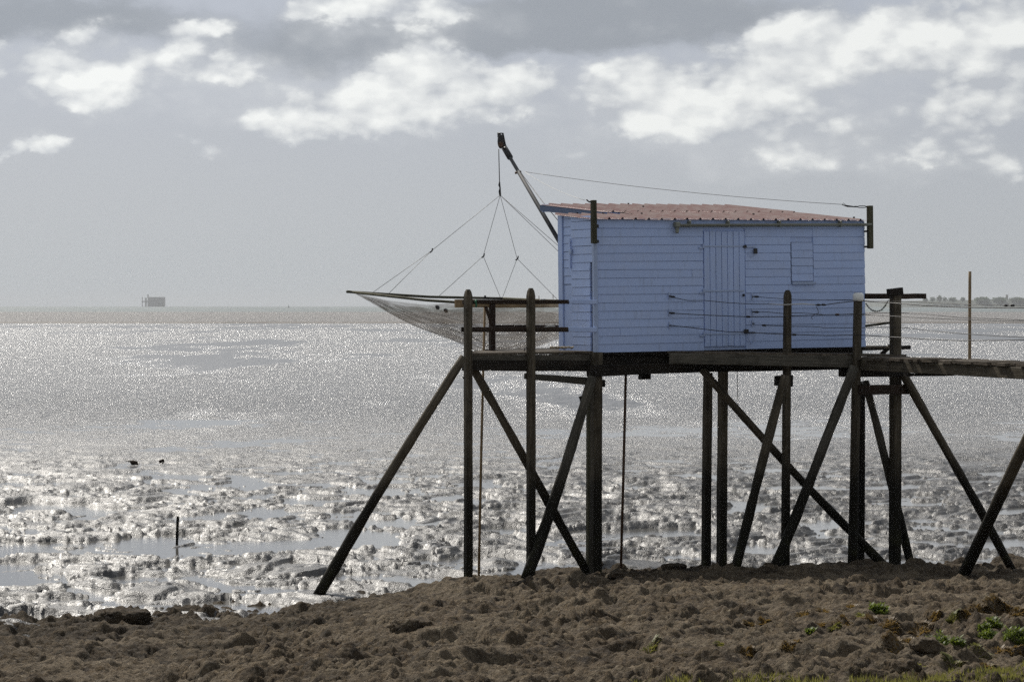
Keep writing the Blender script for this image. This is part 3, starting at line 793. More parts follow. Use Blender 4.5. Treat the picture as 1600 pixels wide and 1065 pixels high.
# ------------------------------------------------------------------ boom, guy wires
bd0, bd1 = dep(876, 3.3), 46.2
def PBoom(f, dx=0, dy=0): return P(876+(791-876)*f+dx, 381+(236-381)*f+dy, bd0+(bd1-bd0)*f)
boom = empty('lifting_boom', P(876, 381, bd0), 'dark tubular boom with pulley leaning out from the hut roof', 'boom')
tube('pole', boom, [PBoom(-.35), PBoom(.5), PBoom(1)], [.038, .036, .030], GALV, 10)
tube('socket', boom, [PBoom(.93), PBoom(1.09)], .055, STEEL, 10)
tube('fork', boom, [P(789.5, 228, bd1), P(785.5, 208.5, bd1), P(778, 208.2, bd1), P(779, 214, bd1)], .018, STEEL, 6)
def disc(name, parent, c, r, ry, th, m):
    V = []; F = []; n = 18; c = off(parent, Vector(c))
    for yy, rr in ((-th, .8), (-th*.6, 1), (th*.6, 1), (th, .8)):
        V += [(c.x+math.cos(2*math.pi*k/n)*r*rr, c.y+yy, c.z+math.sin(2*math.pi*k/n)*ry*rr) for k in range(n)]
    for j in range(3):
        for k in range(n): F.append((j*n+k, j*n+(k+1) % n, (j+1)*n+(k+1) % n, (j+1)*n+k))
    F += [tuple(range(n)), tuple(range(4*n-1, 3*n-1, -1))]
    return mesh_obj(name, V, F, m, parent, smooth=False)
pu = disc('pulley_block', boom, P(782, 221, bd1), .055, .13, .05, STEEL)
disc('sheave', boom, P(782.3, 226, bd1), .05, .055, .062, RUST)
tube('pulley_hook', boom, [P(780, 215, bd1), P(779.5, 209, bd1)], .03, STEEL, 6)
tube('strut', boom, [P(789, 227, bd1), P(785, 225.5, bd1)], .03, STEEL, 6)
tube('clamp', boom, [PBoom(.77, -6, 1), PBoom(.77, 4, -1)], .022, RUST, 6)
KN = P(781.5, 305, 46.4)
tube('hoist_cable', boom, [P(779.3, 233, bd1), P(780.6, 285, bd1)], .009, WIRE, 5)
tube('hoist_chain', boom, [P(780.6, 284, bd1), P(780.2, 289, bd1), P(781.4, 294, bd1), P(780.8, 299, bd1), KN], [.012,.02,.013,.022,.02], STEEL, 6)
guy = empty('guy_wire', P(1354, 323, dep(1354)), 'thin guy wire strung from the boom over the roof to the stub post', 'wire')
gp = P(820, 268.5, bd0+(bd1-bd0)*.77)
tube('strand', guy, sag(gp, PB(1316, 319.5, -.05), .06, 12), .0042, WIRE, 5)
tube('loop', guy, [PB(1316, 319.5, -.05), PB(1317.5, 317.3, -.05), PB(1321, 319.5, -.05), PB(1318, 321, -.05), PB(1316, 319.5, -.05)], .005, WIRE, 5)
tube('shackle', guy, [PB(1316, 320, -.05), PB(1324, 322, -.05), PB(1334, 323, -.05), PB(1338, 322.8, -.05)], [.006,.016,.010,.014], STEEL, 6)
for s in (-1, 1): tube('turnbuckle', guy, [PB(1338, 323, -.05), PB(1343, 323+s*1.3, -.05), PB(1351, 323+s*1.3, -.05), PB(1354.5, 323, -.05)], .007, STEEL, 5)
o = empty('stay_wire', P(925, 315, 40), 'pale slack stay wire from the boom to the stub post nearest the net', 'wire')
tube('strand', o, sag(gp, PB(914, 313, -.09), .05, 8), .004, WIREP, 4)
o = empty('boom_line', PBoom(.2), 'thin dark line running close along the boom to the hut', 'wire')
tube('strand', o, [PBoom(.77, 3, 0), P(850, 318, 44.6), P(878, 352, 43.6)], .006, WIRE, 4)

# ------------------------------------------------------------------ lift net
net = empty('lift_net', P(782, 470, 46.4), 'square brown lift net hanging slack from rope bridles under the boom', 'net')
NL, NN, NRt, NF = P(550, 456, 46.6), P(786, 477, 43.9), P(1008, 471, 46.2), P(785, 466, 49.0)
def nq(s, t):                                   # s: left->near / far->right ; t: left->far / near->right
    return (NL*(1-s)*(1-t)+NN*s*(1-t)+NF*(1-s)*t+NRt*s*t)
N = 40; V = []; F = []
for i in range(N+1):
    for j in range(N+1):
        s, t_ = i/N, j/N
        p = nq(s, t_); m_ = max(abs(2*s-1), abs(2*t_-1)); rr = math.sqrt(((2*s-1)**2+(2*t_-1)**2)/2)
        f_ = .55*(1-m_**1.25)+.45*max(0, 1-rr**1.3)
        wr = .025*math.sin(9*s+3*t_)*math.sin(7*t_)+.018*math.sin(23*(s-t_))
        V.append(off(net, p-Vector((0,0,1.06*f_+wr*f_*3.2))))
for i in range(N):
    for j in range(N): q = i*(N+1)+j; F.append((q, q+1, q+N+2, q+N+1))
mesh_obj('netting', V, F, NET, net, smooth=True)
for k, (s0, s1) in enumerate(((NL, NN), (NL, NF), (NN, NRt), (NF, NRt))):
    e = (s1-s0).normalized()*.12
    tube('frame_pole', net, [s0-e*(1 if k < 2 else 1), s0.lerp(s1, .5)-Vector((0,0,.03)), s1+e], .024, WOODO, 8)
def yb(name, pts, r=.004): return tube(name, net, pts, r, WIRE, 4)
K1 = P(674, 392, 46.5); K2 = P(755, 400, 47.3); K3 = P(808, 404, 47.2); K4 = P(900, 408, 45.6); K4b = P(905, 424, 46.9)
for kk in (K1, K2, K3, K4, K4b): yb('bridle_rope', [KN, kk])
yb('bridle_rope', [K1, nq(.04, .10)+Vector((0,0,.02))]); yb('bridle_rope', [K1, nq(.22, .03)+Vector((0,0,.02))])
yb('bridle_rope', [K2, nq(.02, .55)]); yb('bridle_rope', [K2, nq(.03, .96)])
yb('bridle_rope', [K3, nq(.02, .98)]); yb('bridle_rope', [K3, nq(.42, .98)])
yb('bridle_rope', [K4, nq(.98, .45)]); yb('bridle_rope', [K4b, nq(.75, .98)])
def netp(s, t_, lift=.012):
    i = int(round(s*N)); j = int(round(t_*N)); return Vector(V[i*(N+1)+j])+Vector(net.location)+Vector((0, -lift, lift))
for a0_, b0_, a1_, b1_ in ((.03,.05,.60,.55),(.05,.03,.75,.40),(.12,.03,.85,.35),(.25,.03,.92,.30),(.02,.10,.45,.75),(.40,.03,.95,.22)):
    tube('fold_line', net, [netp(a0_+(a1_-a0_)*q/12, b0_+(b1_-b0_)*q/12) for q in range(13)], .0035, WIRE, 4)
for kk in (K1, K2, K3): tube('knot', net, [kk+Vector((-.03,0,-.03)), kk+Vector((.01,0,0)), kk+Vector((.02,0,.05))], .014, STEEL, 5)
for px, py in ((681, 477), (694, 482)): tube('net_weight', net, [P(px, py, 45.6), P(px+3, py+3.5, 45.6), P(px+5, py+6, 45.6)], [.02,.04,.015], STEEL, 6)

# ------------------------------------------------------------------ stilt platform
plat = empty('stilt_platform', HW(1.5, .5, .4), 'dark weathered timber stilt platform carrying the blue hut', 'platform')
def post(px0, y0, px1, y1, b, wpx, m=WOOD, kind='sawn', tip=None, b1=None, **kw):
    d0 = dep(px0, b); p0 = P(px1, y1+18, dep(px1, b if b1 is None else b1)); p1 = P(px0, y0, d0)
    if plat: pass
    return timber('post', plat, p0, p1, wpx*d0/4000*.98, wpx*d0/4000*.92, m=m, kind=kind, tip=tip, up=(-SU, CU, 0), wob=.03, **kw)
post(731.5, 452, 731.5, 893, 0, 11.8, tip=.11)
post(829.5, 450, 829.5, 880, 0, 12.2, tip=.12)
post(932.5, 550, 930, 880, -.04, 16, WOOD)
post(920.5, 600, 920.5, 872, .5, 8, WOODO)
post(1106, 582, 1103, 884, .25, 12.5, WOOD)
post(1129.5, 578, 1127.5, 880, -.3, 13.5, WOOD)
post(1230.5, 453, 1227, 880, -.93, 11, WOODR if False else WOOD, tip=.10)
o = post(1341, 458, 1331, 886, -1.17, 15, WOODG if False else WOOD, kind='log')
cap = tube('post_cap', plat, [PB(1341, 470, -1.17), PB(1341, 467, -1.17), PB(1341, 460, -1.17), PB(1341, 457.2, -1.17)], [.082, .088, .088, .06], WHITE, 14)
cap['label'] = 'white plastic cap on the post beside the footbridge'
post(1345.5, 596, 1344, 872, -.35, 11, WOODD)
post(1399, 455, 1398.5, 878, -.98, 15.5, WOOD)
timber('cap_block', plat, PB(1388.5, 457.5, -1.02), PB(1408.5, 454.5, -1.02), .10, h0=.12, m=WOODD, kind='sawn', up=(0,0,1))
def brace(px0, y0, d0, px1, y1, d1, w0, w1, m=WOOD, kind='log', parent=None, up=None):
    p1 = P(px0, y0, d0); p0 = P(px1, y1, d1); e = (p0-p1).normalized()*.22
    return timber('brace', parent or plat, p0+e, p1, w1*.0098, w0*.0098, m=m, kind=kind, wob=.075, n=14, up=up, bow=random.uniform(-.03, .03))
brace(724, 556, 38.75, 503, 920, 38.6, 13, 18)
brace(733, 566, 39.15, 911, 882, 40.2, 12.5, 14, kind='sawn')
brace(927, 588, 39.75, 829, 886, 39.4, 15, 19, WOODG)
brace(1097, 578, 40.3, 1378, 880, 41.3, 12, 15)
brace(1227, 586, 40.25, 1150, 882, 40.2, 14, 16)
brace(1335, 572, 40.6, 1212, 880, 40.4, 15, 18, WOODG)
brace(1351, 596, 41.3, 1421, 876, 41.9, 12, 15, WOODG)
brace(1413, 586, 41.35, 1572, 874, 42.0, 14, 15)
def beam(px0, y0, y1, px1, y2, y3, b0, b1, thick, m=WOOD, name='beam', parent=None):
    """a sawn beam seen between (px0, y0..y1) and (px1, y2..y3)"""
    pa = P(px0, (y0+y1)/2, dep(px0, b0)); pb = P(px1, (y2+y3)/2, dep(px1, b1)); h = (y1-y0)*dep(px0, b0)/4000
    return timber(name, parent or plat, pa, pb, thick, h0=h, m=m, kind='sawn', up=(CU, SU, 0) if False else None, wob=.015) if False else \
        _beam(name, parent or plat, pa, pb, thick, h, (y3-y2)*dep(px1, b1)/4000, m)
def _beam(name, parent, pa, pb, th, h0, h1, m):
    M, L = frame(pa, pb, parent, up=(0, 0, 1)); V = []; F = []; n = 6
    for k in range(n+1):                        # local x = horizontal across, local y = up
        f_ = k/n; h = h0+(h1-h0)*f_; e = .008
        jx, jy = random.uniform(-.003, .003), random.uniform(-.004, .004)
        X_, Y_ = th/2, h/2
        V += [(x+jx, y+jy, f_*L) for x, y in ((X_, -Y_+e), (X_, Y_-e), (X_-e, Y_), (-X_+e, Y_), (-X_, Y_-e), (-X_, -Y_+e), (-X_+e, -Y_), (X_-e, -Y_))]
    for k in range(n):
        for c in range(8): e = (c+1) % 8; F.append((k*8+c, k*8+e, (k+1)*8+e, (k+1)*8+c))
    F += [tuple(range(7, -1, -1)), tuple(range(n*8, n*8+8))]
    return mesh_obj(name, V, F, m, parent, matrix=M)
# bearers
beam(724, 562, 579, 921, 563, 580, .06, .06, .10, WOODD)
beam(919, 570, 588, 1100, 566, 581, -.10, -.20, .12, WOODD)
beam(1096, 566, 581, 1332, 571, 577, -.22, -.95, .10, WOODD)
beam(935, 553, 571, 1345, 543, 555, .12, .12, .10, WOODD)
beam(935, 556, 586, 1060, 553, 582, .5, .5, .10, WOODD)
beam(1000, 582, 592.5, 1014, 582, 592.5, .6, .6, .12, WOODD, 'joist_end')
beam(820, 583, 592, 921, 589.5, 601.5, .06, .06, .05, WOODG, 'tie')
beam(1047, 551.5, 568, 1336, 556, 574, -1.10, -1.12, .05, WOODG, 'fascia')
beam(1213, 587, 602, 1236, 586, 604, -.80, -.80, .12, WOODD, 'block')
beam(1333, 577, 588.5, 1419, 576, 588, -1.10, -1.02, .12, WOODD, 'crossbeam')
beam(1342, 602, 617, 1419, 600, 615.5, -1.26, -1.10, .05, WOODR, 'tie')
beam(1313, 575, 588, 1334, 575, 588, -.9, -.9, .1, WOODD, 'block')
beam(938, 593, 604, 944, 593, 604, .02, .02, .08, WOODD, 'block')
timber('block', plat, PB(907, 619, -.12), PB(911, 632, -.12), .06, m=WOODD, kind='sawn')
# plank decks: left deck, landing before the door
def plank(a0, a1, b0, b1, z, th, m, parent=plat, ends=None):
    q = [HW(a0, b0, z), HW(a1, b0, z), HW(a1, b1, z), HW(a0, b1, z)]
    L_ = Vector(parent.location); V = [v-L_ for v in q]+[v-L_+Vector((0,0,th)) for v in q]
    c = sum(V, Vector())/8; V = [v-c for v in V]
    F = [(0,3,2,1),(4,5,6,7),(0,1,5,4),(1,2,6,5),(2,3,7,6),(3,0,4,7)]
    # grain along the plank: local Z must run along v -> rotate
    rot = Matrix.Rotation(TH, 4, 'Z') @ Matrix.Rotation(R(-90), 4, 'X')
    Vi = [rot.inverted() @ v for v in V]
    M = Matrix.Translation(c) @ rot
    return mesh_obj('plank', Vi, F, m, parent, matrix=M)
aL = a_of(735); k = 0
zD = CZ-(549.5-477)/4000*39.4
a_ = aL; r0_ = (738-800)/4000
while a_ < .0:
    wd_ = random.uniform(.13, .16); a2 = min(a_+wd_-.006, .02)
    bm_ = min(1.55, max(.12, (1.3+CU*a_-40*r0_-r0_*SU*a_)/(SU+r0_*CU)))
    plank(a_, a2, .015+random.uniform(-.012, .012), bm_, zD-.035+.006*a_, .035+random.uniform(0, .004), WOODK)
    a_ += wd_
a_ = aL+.02
while a_ < -.08:                                  # edge boards under the plank ends
    wd_ = random.uniform(.45, .75); a2 = min(a_+wd_, -.06)
    o = box('edge_board', plat, 0, 1, 0, 1, 0, 1, WOODG, 0); bpy.data.objects.remove(o)
    q0 = HW(a_, .035, zD-.10); q1 = HW(a2-.005, .035, zD-.10)
    _beam('edge_board', plat, q0, q1, .03, .115, .115, WOODG); a_ += wd_
a_ = a_of(1040)
zl = CZ-(550-477)/4000*dep(1060, -1.1)
while a_ < a_of(1352):
    wd_ = random.uniform(.14, .17); f_ = (a_-a_of(1040))/3.5
    plank(a_, a_+wd_-.006, -1.13+random.uniform(-.01, .03), -.05, zl-.036-.07*f_, .034+random.uniform(0, .004), WOODK); a_ += wd_
# rear deck beyond the hut's right end
for k in range(6):
    plank(WA+.06+k*.155, WA+.205+k*.155, .6+random.uniform(-.05, .05), 3.6, HZ+.015, .035, WOODK)
beam(1330, 541, 548, 1421, 539.5, 545.5, .7, .7, .08, WOODD)
beam(1352, 458.5, 467, 1446, 458.5, 466.5, -.70, -.70, .05, WOODR, 'rail')
beam(1352.5, 507, 510.5, 1393, 502, 505.5, -.4, -.80, .04, WOODO, 'strut')
timber('brace', plat, PB(1378, 553, .7), PB(1390, 541, .7), .07, m=WOODD, kind='sawn')
# left rails
def rail(px0, px1, y0, y1, y2, y3, b0, b1, m, th=.035): return beam(px0, y0, y1, px1, y2, y3, b0, b1, th, m, 'rail')
rail(723, 889, 468.3, 475, 468.5, 475, .085, .03, WOODR); rail(721, 888, 510.5, 518.5, 511, 518.5, .085, .03, WOODR)
beam(889.5, 467.5, 474.8, 932.5, 468, 475, .0, -.045, .03, BLUE, 'rail_end'); beam(888.5, 510.5, 518.5, 932.5, 511, 519, .0, -.045, .03, BLUE, 'rail_end')
rail(711, 879, 467.8, 480.5, 468, 480.3, 1.42, 1.42, WOODT, .04); rail(772, 879, 508, 512, 507.5, 512, 1.42, 1.42, WOODR, .03)
timber('post', plat, PB(769, 549, 1.38), PB(769, 468, 1.38), .085, m=WOODR, kind='sawn', up=(-SU, CU, 0), wob=.02)
timber('brace', plat, PB(768, 507, 1.36), PB(759, 479, 1.36), .05, m=WOODR, kind='sawn')
beam(754.5, 464.8, 467, 783.5, 465, 467.3, 1.38, 1.38, .09, WOODD, 'rail_cap')
tube('pin', plat, [PB(758, 466, 1.38), PB(758, 461.5, 1.38)], .016, STEEL, 6)
for px, py in ((842, 462), (864, 460), (850, 505), (867, 505)): tube('nail', plat, [PB(px, py, .05), PB(px+.3, py+7, .05)], .005, RUST, 4)
for pts in ([(841, 470.5), (845, 468), (852, 467.5)], [(851, 511), (858, 509.5), (867, 509.5)]): tube('rope_scrap', plat, [PB(x_, y_, .05) for x_, y_ in pts], .011, WIREP, 5)
tube('cord_tie', plat, [PB(744.5, 468, .03), PB(743, 472, .03), PB(744.5, 476, .03), PB(743.5, 480, .03)], .016, GREEN, 5)
tube('hook', plat, [PB(819.5, 548, .02), PB(820, 543, .02), PB(822, 541.5, .02), PB(823.5, 545, .02)], .008, STEEL, 5)
# bolts on the timbers
for px, py, b in ((1346, 609, -1.30), (1409, 607.5, -1.16), (1349, 598, -1.2), (931, 581, -.18), (724, 590, -.08), (768, 541, 1.3)):
    p = off(plat, PB(px, py, b)); mesh_obj('bolt', *[(([(v[0]+p.x, v[1]+p.y, v[2]+p.z) for v in q]) if n_ == 0 else q) for n_, q in enumerate(boxvf(-.014, .014, -.03, .03, -.014, .014))], STEEL, plat)

# ------------------------------------------------------------------ footbridge to the shore
wb = Vector((5.57, 40.85, 0)); wdir = Vector((.316, -.949, 0)); wn = Vector((.949, .316, 0))
fbz = 3.672
fb = empty('footbridge', wb+wdir*3+Vector((0,0,.6)), 'grey plank footbridge leading from the hut landing to the shore', 'footbridge')
rotw = Matrix((wdir.cross(Vector((0,0,1))), Vector((0,0,1)), -wdir)).transposed()
s_ = -.25
while s_ < 8.5:
    wd_ = random.uniform(.14, .19); l0 = -.03+random.uniform(-.06, .05); l1 = .80+random.uniform(-.05, .10); th = random.uniform(.03, .042)
    skew = random.uniform(-.02, .02); zt = fbz+random.uniform(-.006, .010); w2 = wd_-.01
    pts = [wb+wdir*s_+wn*l0, wb+wdir*(s_+w2)+wn*l0, wb+wdir*(s_+w2+skew)+wn*l1, wb+wdir*(s_+skew)+wn*l1]
    c = sum(pts, Vector())/4; c.z = zt-th/2
    Lz = wn; Lx = wdir; Ly = Lz.cross(Lx); Mr = Matrix((Lx, Ly, Lz)).transposed()
    V = [Mr.inverted() @ (Vector((p.x, p.y, zt+dz+(.012*random.random() if dz == 0 else 0)))-c) for dz in (-th, 0) for p in pts]
    M = Mr.to_4x4(); M.translation = c-fb.location
    mesh_obj('plank', V, [(0,3,2,1),(4,5,6,7),(0,1,5,4),(1,2,6,5),(2,3,7,6),(3,0,4,7)], WOODK, fb, matrix=M)
    s_ += wd_
for l_ in (.03, .70):
    p0 = wb+wdir*(-.05)+wn*l_; p1 = wb+wdir*8.6+wn*l_
    p0.z = p1.z = fbz-.125; _beam('beam', fb, p0, p1, .07, .165, .165, WOODD if l_ > .1 else WOOD)
for s_ in (1.6, 5.6):
    p0 = wb+wdir*s_+wn*(-.0); p1 = wb+wdir*s_+wn*.78; p0.z = p1.z = fbz-.235; _beam('crossbeam', fb, p0, p1, .09, .045 if s_ < 3 else .10, .045 if s_ < 3 else .10, WOODD)
p1 = P(1604, 690, 36.2); p0 = P(1502, 903, 38.0)
timber('brace', fb, p0+(p0-p1).normalized()*.25, p1+(p1-p0).normalized()*.9, .185, .16, m=WOOD, kind='log', wob=.05, n=12)
for l_ in (.0, .75):
    q = wb+wdir*5.6+wn*l_; timber('post', fb, Vector((q.x, q.y, rz(q.x, q.y)-.3)), Vector((q.x, q.y, 4.75)), .14, m=WOOD, kind='log', tip=.1)

# wires of the handrail
hr = empty('wire_handrail', PB(1045, 500, -.06), 'sagging wire handrail strands running from the hut wall along the footbridge', 'handrail')
def DW(px):                                    # the strands follow hut wall -> post -> footbridge
    return float(np.interp(px, [1040, 1175, 1228, 1340, 1400, 1600, 1640], [dep(1045, -.07), dep(1175, -.35), dep(1228, -1.05), dep(1340, -1.30), 39.9, 36.0, 35.5]))
def DW2(px): return float(np.interp(px, [1170, 1230, 1340, 1399, 1600, 1640], [dep(1175, -.07), dep(1230, -.80), dep(1340, -1.0), dep(1399, -1.10), 36.9, 36.3]))
def strand(pts, f_=DW, r=.006, m=WIRE): return tube('strand', hr, [P(x_, y_, f_(x_)) for x_, y_ in pts], r, m, 5)
strand([(1049,463),(1056,465.5),(1075,469.5),(1100,469.2),(1140,473),(1180,475),(1205,475)])
strand([(1203,475),(1225,476),(1255,474.5),(1273,476)], r=.009, m=WIREP)
strand([(1273,476),(1290,476),(1310,473),(1334,470.5),(1350,470.5),(1400,473.5),(1440,477),(1500,480),(1560,481),(1640,481)], r=.0075)
strand([(1048,488.5),(1056,489.5),(1100,492),(1165,494.7),(1225,494.5),(1240,493)], r=.007)
strand([(1047,508),(1075,511),(1100,514),(1135,518),(1165,518.7),(1200,521),(1240,522.5),(1290,524),(1340,523),(1390,526),(1450,530),(1500,532),(1560,531.5),(1640,530)], r=.007)
strand([(1179,463),(1200,465),(1230,467.3),(1275,468.5),(1330,469),(1352,469.5),(1420,471),(1500,475),(1570,477),(1640,479)], DW2, .0045)
strand([(1179,487.3),(1200,487.5),(1222,489.5),(1250,488.5),(1290,491.5),(1330,490.5),(1370,489),(1399,488.5),(1440,490),(1480,494),(1500,496),(1560,498),(1640,502)], DW2, .0055)
strand([(1193,508),(1230,509.5),(1270,510),(1290,512),(1330,512),(1380,511),(1410,511.5),(1450,516),(1500,521),(1545,524),(1600,527),(1640,527)], DW2, .0055)
strand([(1240,493),(1300,491.5),(1340,491),(1380,493),(1440,496.5),(1500,499),(1560,501),(1640,502.5)], DW, .0055)
for px, py, f_ in ((1051, 463.5, DW), (1051, 489, DW), (1169, 494.7, DW), (1182, 463.3, DW2), (1182, 487.4, DW2), (1194, 508, DW2), (1308, 491.2, DW2), (1279, 476.2, DW), (1287, 476, DW), (1241, 522.7, DW), (1572, 477, DW2), (1582, 477, DW2)):
    tube('fitting', hr, [P(px-4, py-.1, f_(px)), P(px-2, py, f_(px)), P(px+2, py+.1, f_(px)), P(px+4, py+.2, f_(px))], [.007,.017,.017,.007], STEEL if px != 1308 else RUST, 6)
tube('loose_end', hr, [P(1275,478,DW(1275)), P(1278,484,DW(1278)), P(1279,489,DW(1279)), P(1272,491,DW(1272)), P(1267,497,DW(1267)), P(1270,498.5,DW(1270))], .005, WIRE, 4)
ch = empty('safety_chain', PB(1370, 480, -.7), 'small dark chain hanging slack between the hut and the capped post', 'chain')
cp = [P(1353, 474, 41.9), P(1357, 480, 41.8), P(1363, 485, 41.7), P(1370, 486.7, 41.7), P(1377, 484.5, 41.6), P(1383, 478, 41.5), P(1388, 469, 41.4)]
for k in range(24):
    f_ = k/24*6; i0 = int(f_); p = cp[i0].lerp(cp[i0+1], f_-i0); f2 = min(5.999, (k+1.0)/24*6); i1 = int(f2); p2 = cp[i1].lerp(cp[min(6, i1+1)], f2-i1)
    n_ = (p2-p).normalized(); sd = Vector((0,1,0)) if k % 2 else n_.cross(Vector((0,1,0)))
    mid = (p+p2)/2; hl = (p2-p).length*.62
    tube('link', ch, [mid+n_*hl*math.cos(q*math.pi/4)+sd*.014*math.sin(q*math.pi/4) for q in range(9)], .0055, STEEL, 4)

# rods and line under the deck
o = empty('long_rod', P(749, 893, 40.9), 'long thin tan rod leaning upright through the railed deck', 'rod')
tube('shaft', o, [P(748, 900, 40.9), P(752, 700, 41), P(757.5, 478, 41)], [.022, .022, .02], WOODT, 7)
o = empty('short_rod', P(972, 878, 41.3), 'thin rusty rod standing upright beneath the hut floor', 'rod')
tube('shaft', o, [P(970, 890, 41.3), P(974, 740, 41), P(978, 575, 40.8)], [.022, .023, .022], RUST, 7)
o = empty('hanging_line', PB(1152, 580, -.3), 'thin pale line hanging below the hut by the door', 'line')
tube('strand', o, [PB(1152, 572, -.3), PB(1152.5, 610, -.3), PB(1153.5, 650, -.3)], .005, WIREP, 4)
# coil of rope left on the deck
o = empty('rope_heap', PB(877, 546, .6), 'small heap of pale rope on the deck beside the hut', 'rope')
c0 = PB(877, 545.5, .45)
for k in range(3):
    cc = c0+Vector(((k-1)*.10, random.uniform(-.05,.05), 0)); rr = random.uniform(.05, .075)
    tube('coil', o, [cc+Vector((math.cos(q*.7)*rr*1.4, math.sin(q*.7)*rr, .015+.022*abs(math.sin(q*1.7+k)))) for q in range(20)], .013, ROPE, 5)

# ------------------------------------------------------------------ loose rocks on the shore
def stone(px, py, wpx, hpx, label, seed, m=ROCK):
    p = ground_px(px, py); s = wpx*p.y/4000*.5; h = hpx*p.y/4000
    rnd = random.Random(seed); bm = bmesh.new(); bmesh.ops.create_icosphere(bm, subdivisions=4, radius=1)
    sd = rnd.uniform(0, 50)
    for v in bm.verts:
        c = v.co.copy(); q = c*1.3+Vector((sd, sd*.7, 0))
        k = 1+.30*mn.noise(q)+.22*abs(mn.noise(q*2.3))+.14*mn.noise(q*5)+.10*abs(mn.noise(q*10))
        v.co = Vector((c.x*s*k, c.y*s*.8*k, max(-.6, min(.75, c.z))*h*k+h*.18*mn.noise(q*3)))
    me = bpy.data.meshes.new('rock'); bm.to_mesh(me); bm.free(); me.materials.append(m)
    me.polygons.foreach_set('use_smooth', [True]*len(me.polygons))
    o = bpy.data.objects.new('rock', me); COL.objects.link(o); o.location = p+Vector((0,0,h*.15)); o.rotation_euler = (0, 0, rnd.uniform(-.4, .4))
    return tag(o, label, 'rock', 'loose rocks on the shore')
for q in [(1452,862,34,13,'broad flat brown rock on the rim of the shore between the last braces'),(1490,866,30,11,'low sloping rock beside the broad flat rock on the shore rim'),
          (1538,866,40,11,'long low rock behind the crossing braces at the shore rim'),(985,886,38,11,'rounded dark rock on the rim beneath the hut beside the rusty rod'),
          (1020,886,24,8,'small rounded rock on the rim beneath the hut'),(1052,888,34,8,'flat rock on the rim between the rusty rod and the paired posts'),
          (925,888,30,10,'pale boulder at the foot of the hut corner post'),(962,900,26,7,'black weedy clump on the rock below the hut'),
          (1445,1012,44,15,'rounded stone with a dark hollow beside it near the green tufts'),(1405,1050,60,20,'large low stone at the edge of the grass'),
          (640,985,60,18,'dark low boulder in the middle of the bare shore'),(190,968,80,17,'big dark weedy rock on the shore rim by the mud pools')]:
    stone(*q, seed=q[0])

# ------------------------------------------------------------------ plants
def tuft(name, px, py, wpx, hpx, n, m, label, cat='plant', group=None, leafy=False):
    p = ground_px(px, py); sc = p.y/4000; V = []; F = []
    AN = np.array([random.uniform(0, 6.283) for _ in range(n)]); RR = np.sqrt(np.array([random.random() for _ in range(n)]))*wpx*.5*sc
    BX = np.cos(AN)*RR; BY = np.sin(AN)*RR*.9; BZ = rock_h(p.x+BX, p.y+BY)-p.z-.01
    for an, rr, bx, by, bz in zip(AN, RR, BX, BY, BZ):
        hh = hpx*sc*random.uniform(.45, 1.0)*(1-.45*(rr/(wpx*.5*sc))**2)
        ln = Vector((bx*.5+random.uniform(-.3,.3)*hh, by*.5+random.uniform(-.3,.3)*hh, hh))
        r0 = Vector((bx*.8, by*.8, bz)); sd = Vector((math.cos(an+1.3), math.sin(an+1.3), 0))*(.010 if not leafy else .004)
        i0 = len(V); V += [r0-sd, r0+sd, r0+ln*.55+sd*.8, r0+ln*.55-sd*.8, r0+ln]; F += [(i0,i0+1,i0+2,i0+3), (i0+3,i0+2,i0+4)]
        if leafy:
            for q in range(7):
                c = r0+ln*(.2+.8*q/6); a2 = random.uniform(0, 6.283); l_ = .035*random.uniform(.7, 1.3)
                dv = Vector((math.cos(a2)*l_, math.sin(a2)*l_, l_*.8)); s2 = Vector((-math.sin(a2), math.cos(a2), .2))*.008
                i0 = len(V); V += [c, c+dv*.5+s2, c+dv, c+dv*.5-s2]; F.append((i0, i0+1, i0+2, i0+3))
    o = mesh_obj(name, V, F, m); o.location = p
    return tag(o, label, cat, group)
GG = 'green shore plants'
for px, py, wd_, hh, n_, lb in [(1467,1003,42,20,130,'largest bright green leafy clump, beside the hollow stone'),(1496,1002,18,10,40,'small green clump close beside the largest one'),
                        (1373,957,28,13,80,'green leafy clump among brown moss, farthest from the grass'),(1557,976,22,15,70,'dark green upright clump between two lower green clumps'),
                        (1538,984,18,10,40,'low green clump next to the upright dark one'),(1548,998,24,13,60,'rounded green clump below the upright dark one'),
                        (1590,996,36,22,110,'tall green clump growing beside dry yellow moss'),(1266,988,14,6,26,'tiny lone green clump on the bare slope')]:
    tuft('green_clump', px, py, wd_, hh, n_, LEAFG, lb, 'plant', GG, True)
GB = 'dry moss tufts on the shore'
LB = ['yellow-green moss tuft on the shore rock', 'dry tawny moss tuft on the shore rock']
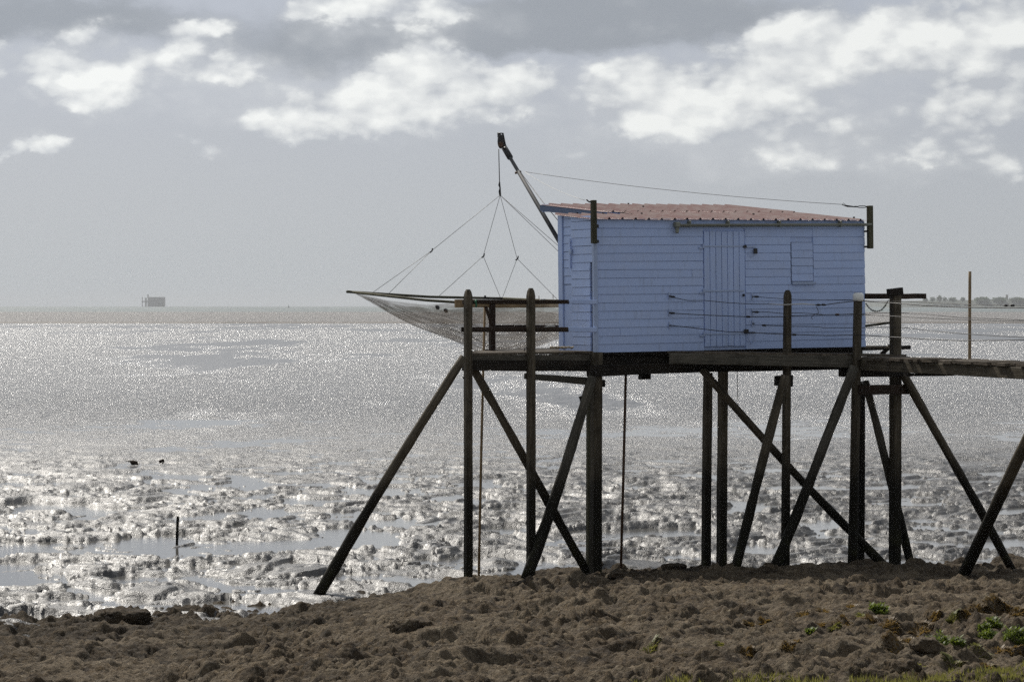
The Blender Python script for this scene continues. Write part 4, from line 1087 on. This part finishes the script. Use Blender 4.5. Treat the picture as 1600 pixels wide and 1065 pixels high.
for px, py, wd_ in [(1330,948,22),(1290,955,18),(1345,962,20),(1318,967,24),(1285,975,18),(1305,978,14),(1362,970,24),(1388,972,22),(1395,985,16),(1440,983,26),(1460,962,14),(1255,960,16),
                    (1245,1003,28),(1230,1010,18),(1400,1008,26),(1420,1003,18),(1435,1040,20),(1512,958,16),(1530,955,20),(1555,948,24),(1570,945,18),(1525,1010,30),(1560,1015,30),(1585,1012,24),
                    (1490,973,14),(1175,978,16),(1193,972,16),(1127,1006,14),(1170,1015,16),(1540,1042,24),(1490,1042,24),(1590,958,16)]:
    tw = bool((px*7+py) % 3); tuft('moss_tuft', px, py, wd_*1.6, 6.0, 320, LEAFB if tw else LEAFY, LB[tw], 'moss', GB)
tuft('moss_cushion', 1017, 1013, 30, 8, 110, LEAFY, 'lone yellow-green moss cushion on bare shore apart from the other plants', 'moss')
# the grass that begins at the lower right of the bank
V = []; F = []
rg = np.random.RandomState(5)
gx = rg.uniform(.5, 5.6, 70000); gy = rg.uniform(15.4, 19.8, 70000)
py_ = 477+4000*(CZ-rock_h(gx, gy))/gy; px_ = 800+4000*gx/gy
edge = np.interp(px_, [760, 880, 1040, 1180, 1300, 1400, 1480, 1560, 1640, 1800], [1095, 1088, 1066, 1056, 1064, 1056, 1050, 1043, 1036, 1030])+9*fbm(gx*2.2, gy*2.2, 3, 71)
clump = fbm(gx*3, gy*3, 2, 75)
keep = (py_ > edge) & (clump > -.22)
gx, gy = gx[keep], gy[keep]; gz = rock_h(gx, gy)
for x_, y_, z_ in zip(gx, gy, gz):
    hh = random.uniform(.02, .06); an = random.uniform(0, 6.283); lx, ly = random.uniform(-.5,.5)*hh, random.uniform(-.5,.5)*hh; s2 = (math.cos(an)*.006, math.sin(an)*.006)
    i0 = len(V); V += [(x_-s2[0], y_-s2[1], z_-.01), (x_+s2[0], y_+s2[1], z_-.01), (x_+lx, y_+ly, z_+hh)]; F.append((i0, i0+1, i0+2))
o = mesh_obj('grass', V, F, LEAFY); o['kind'] = 'stuff'; tag(o, 'short yellow-green grass along the foot of the bank', 'grass')

# ------------------------------------------------------------------ air
hz = bpy.data.materials.new('haze_air'); hz.use_nodes = True
t = NT(hz.node_tree); t.n.clear()
vo = t.node('ShaderNodeVolumePrincipled'); oo = t.node('ShaderNodeOutputMaterial'); t.l.new(vo.outputs[0], oo.inputs['Volume'])
vo.inputs['Color'].default_value = (.93, .95, .97, 1); vo.inputs['Density'].default_value = 7e-5; vo.inputs['Anisotropy'].default_value = .0
o = mesh_obj('haze', *boxvf(-9000, 9000, -150, 13500, -1.6, 46), hz); o['kind'] = 'stuff'; tag(o, 'thin pale sea haze', 'haze')
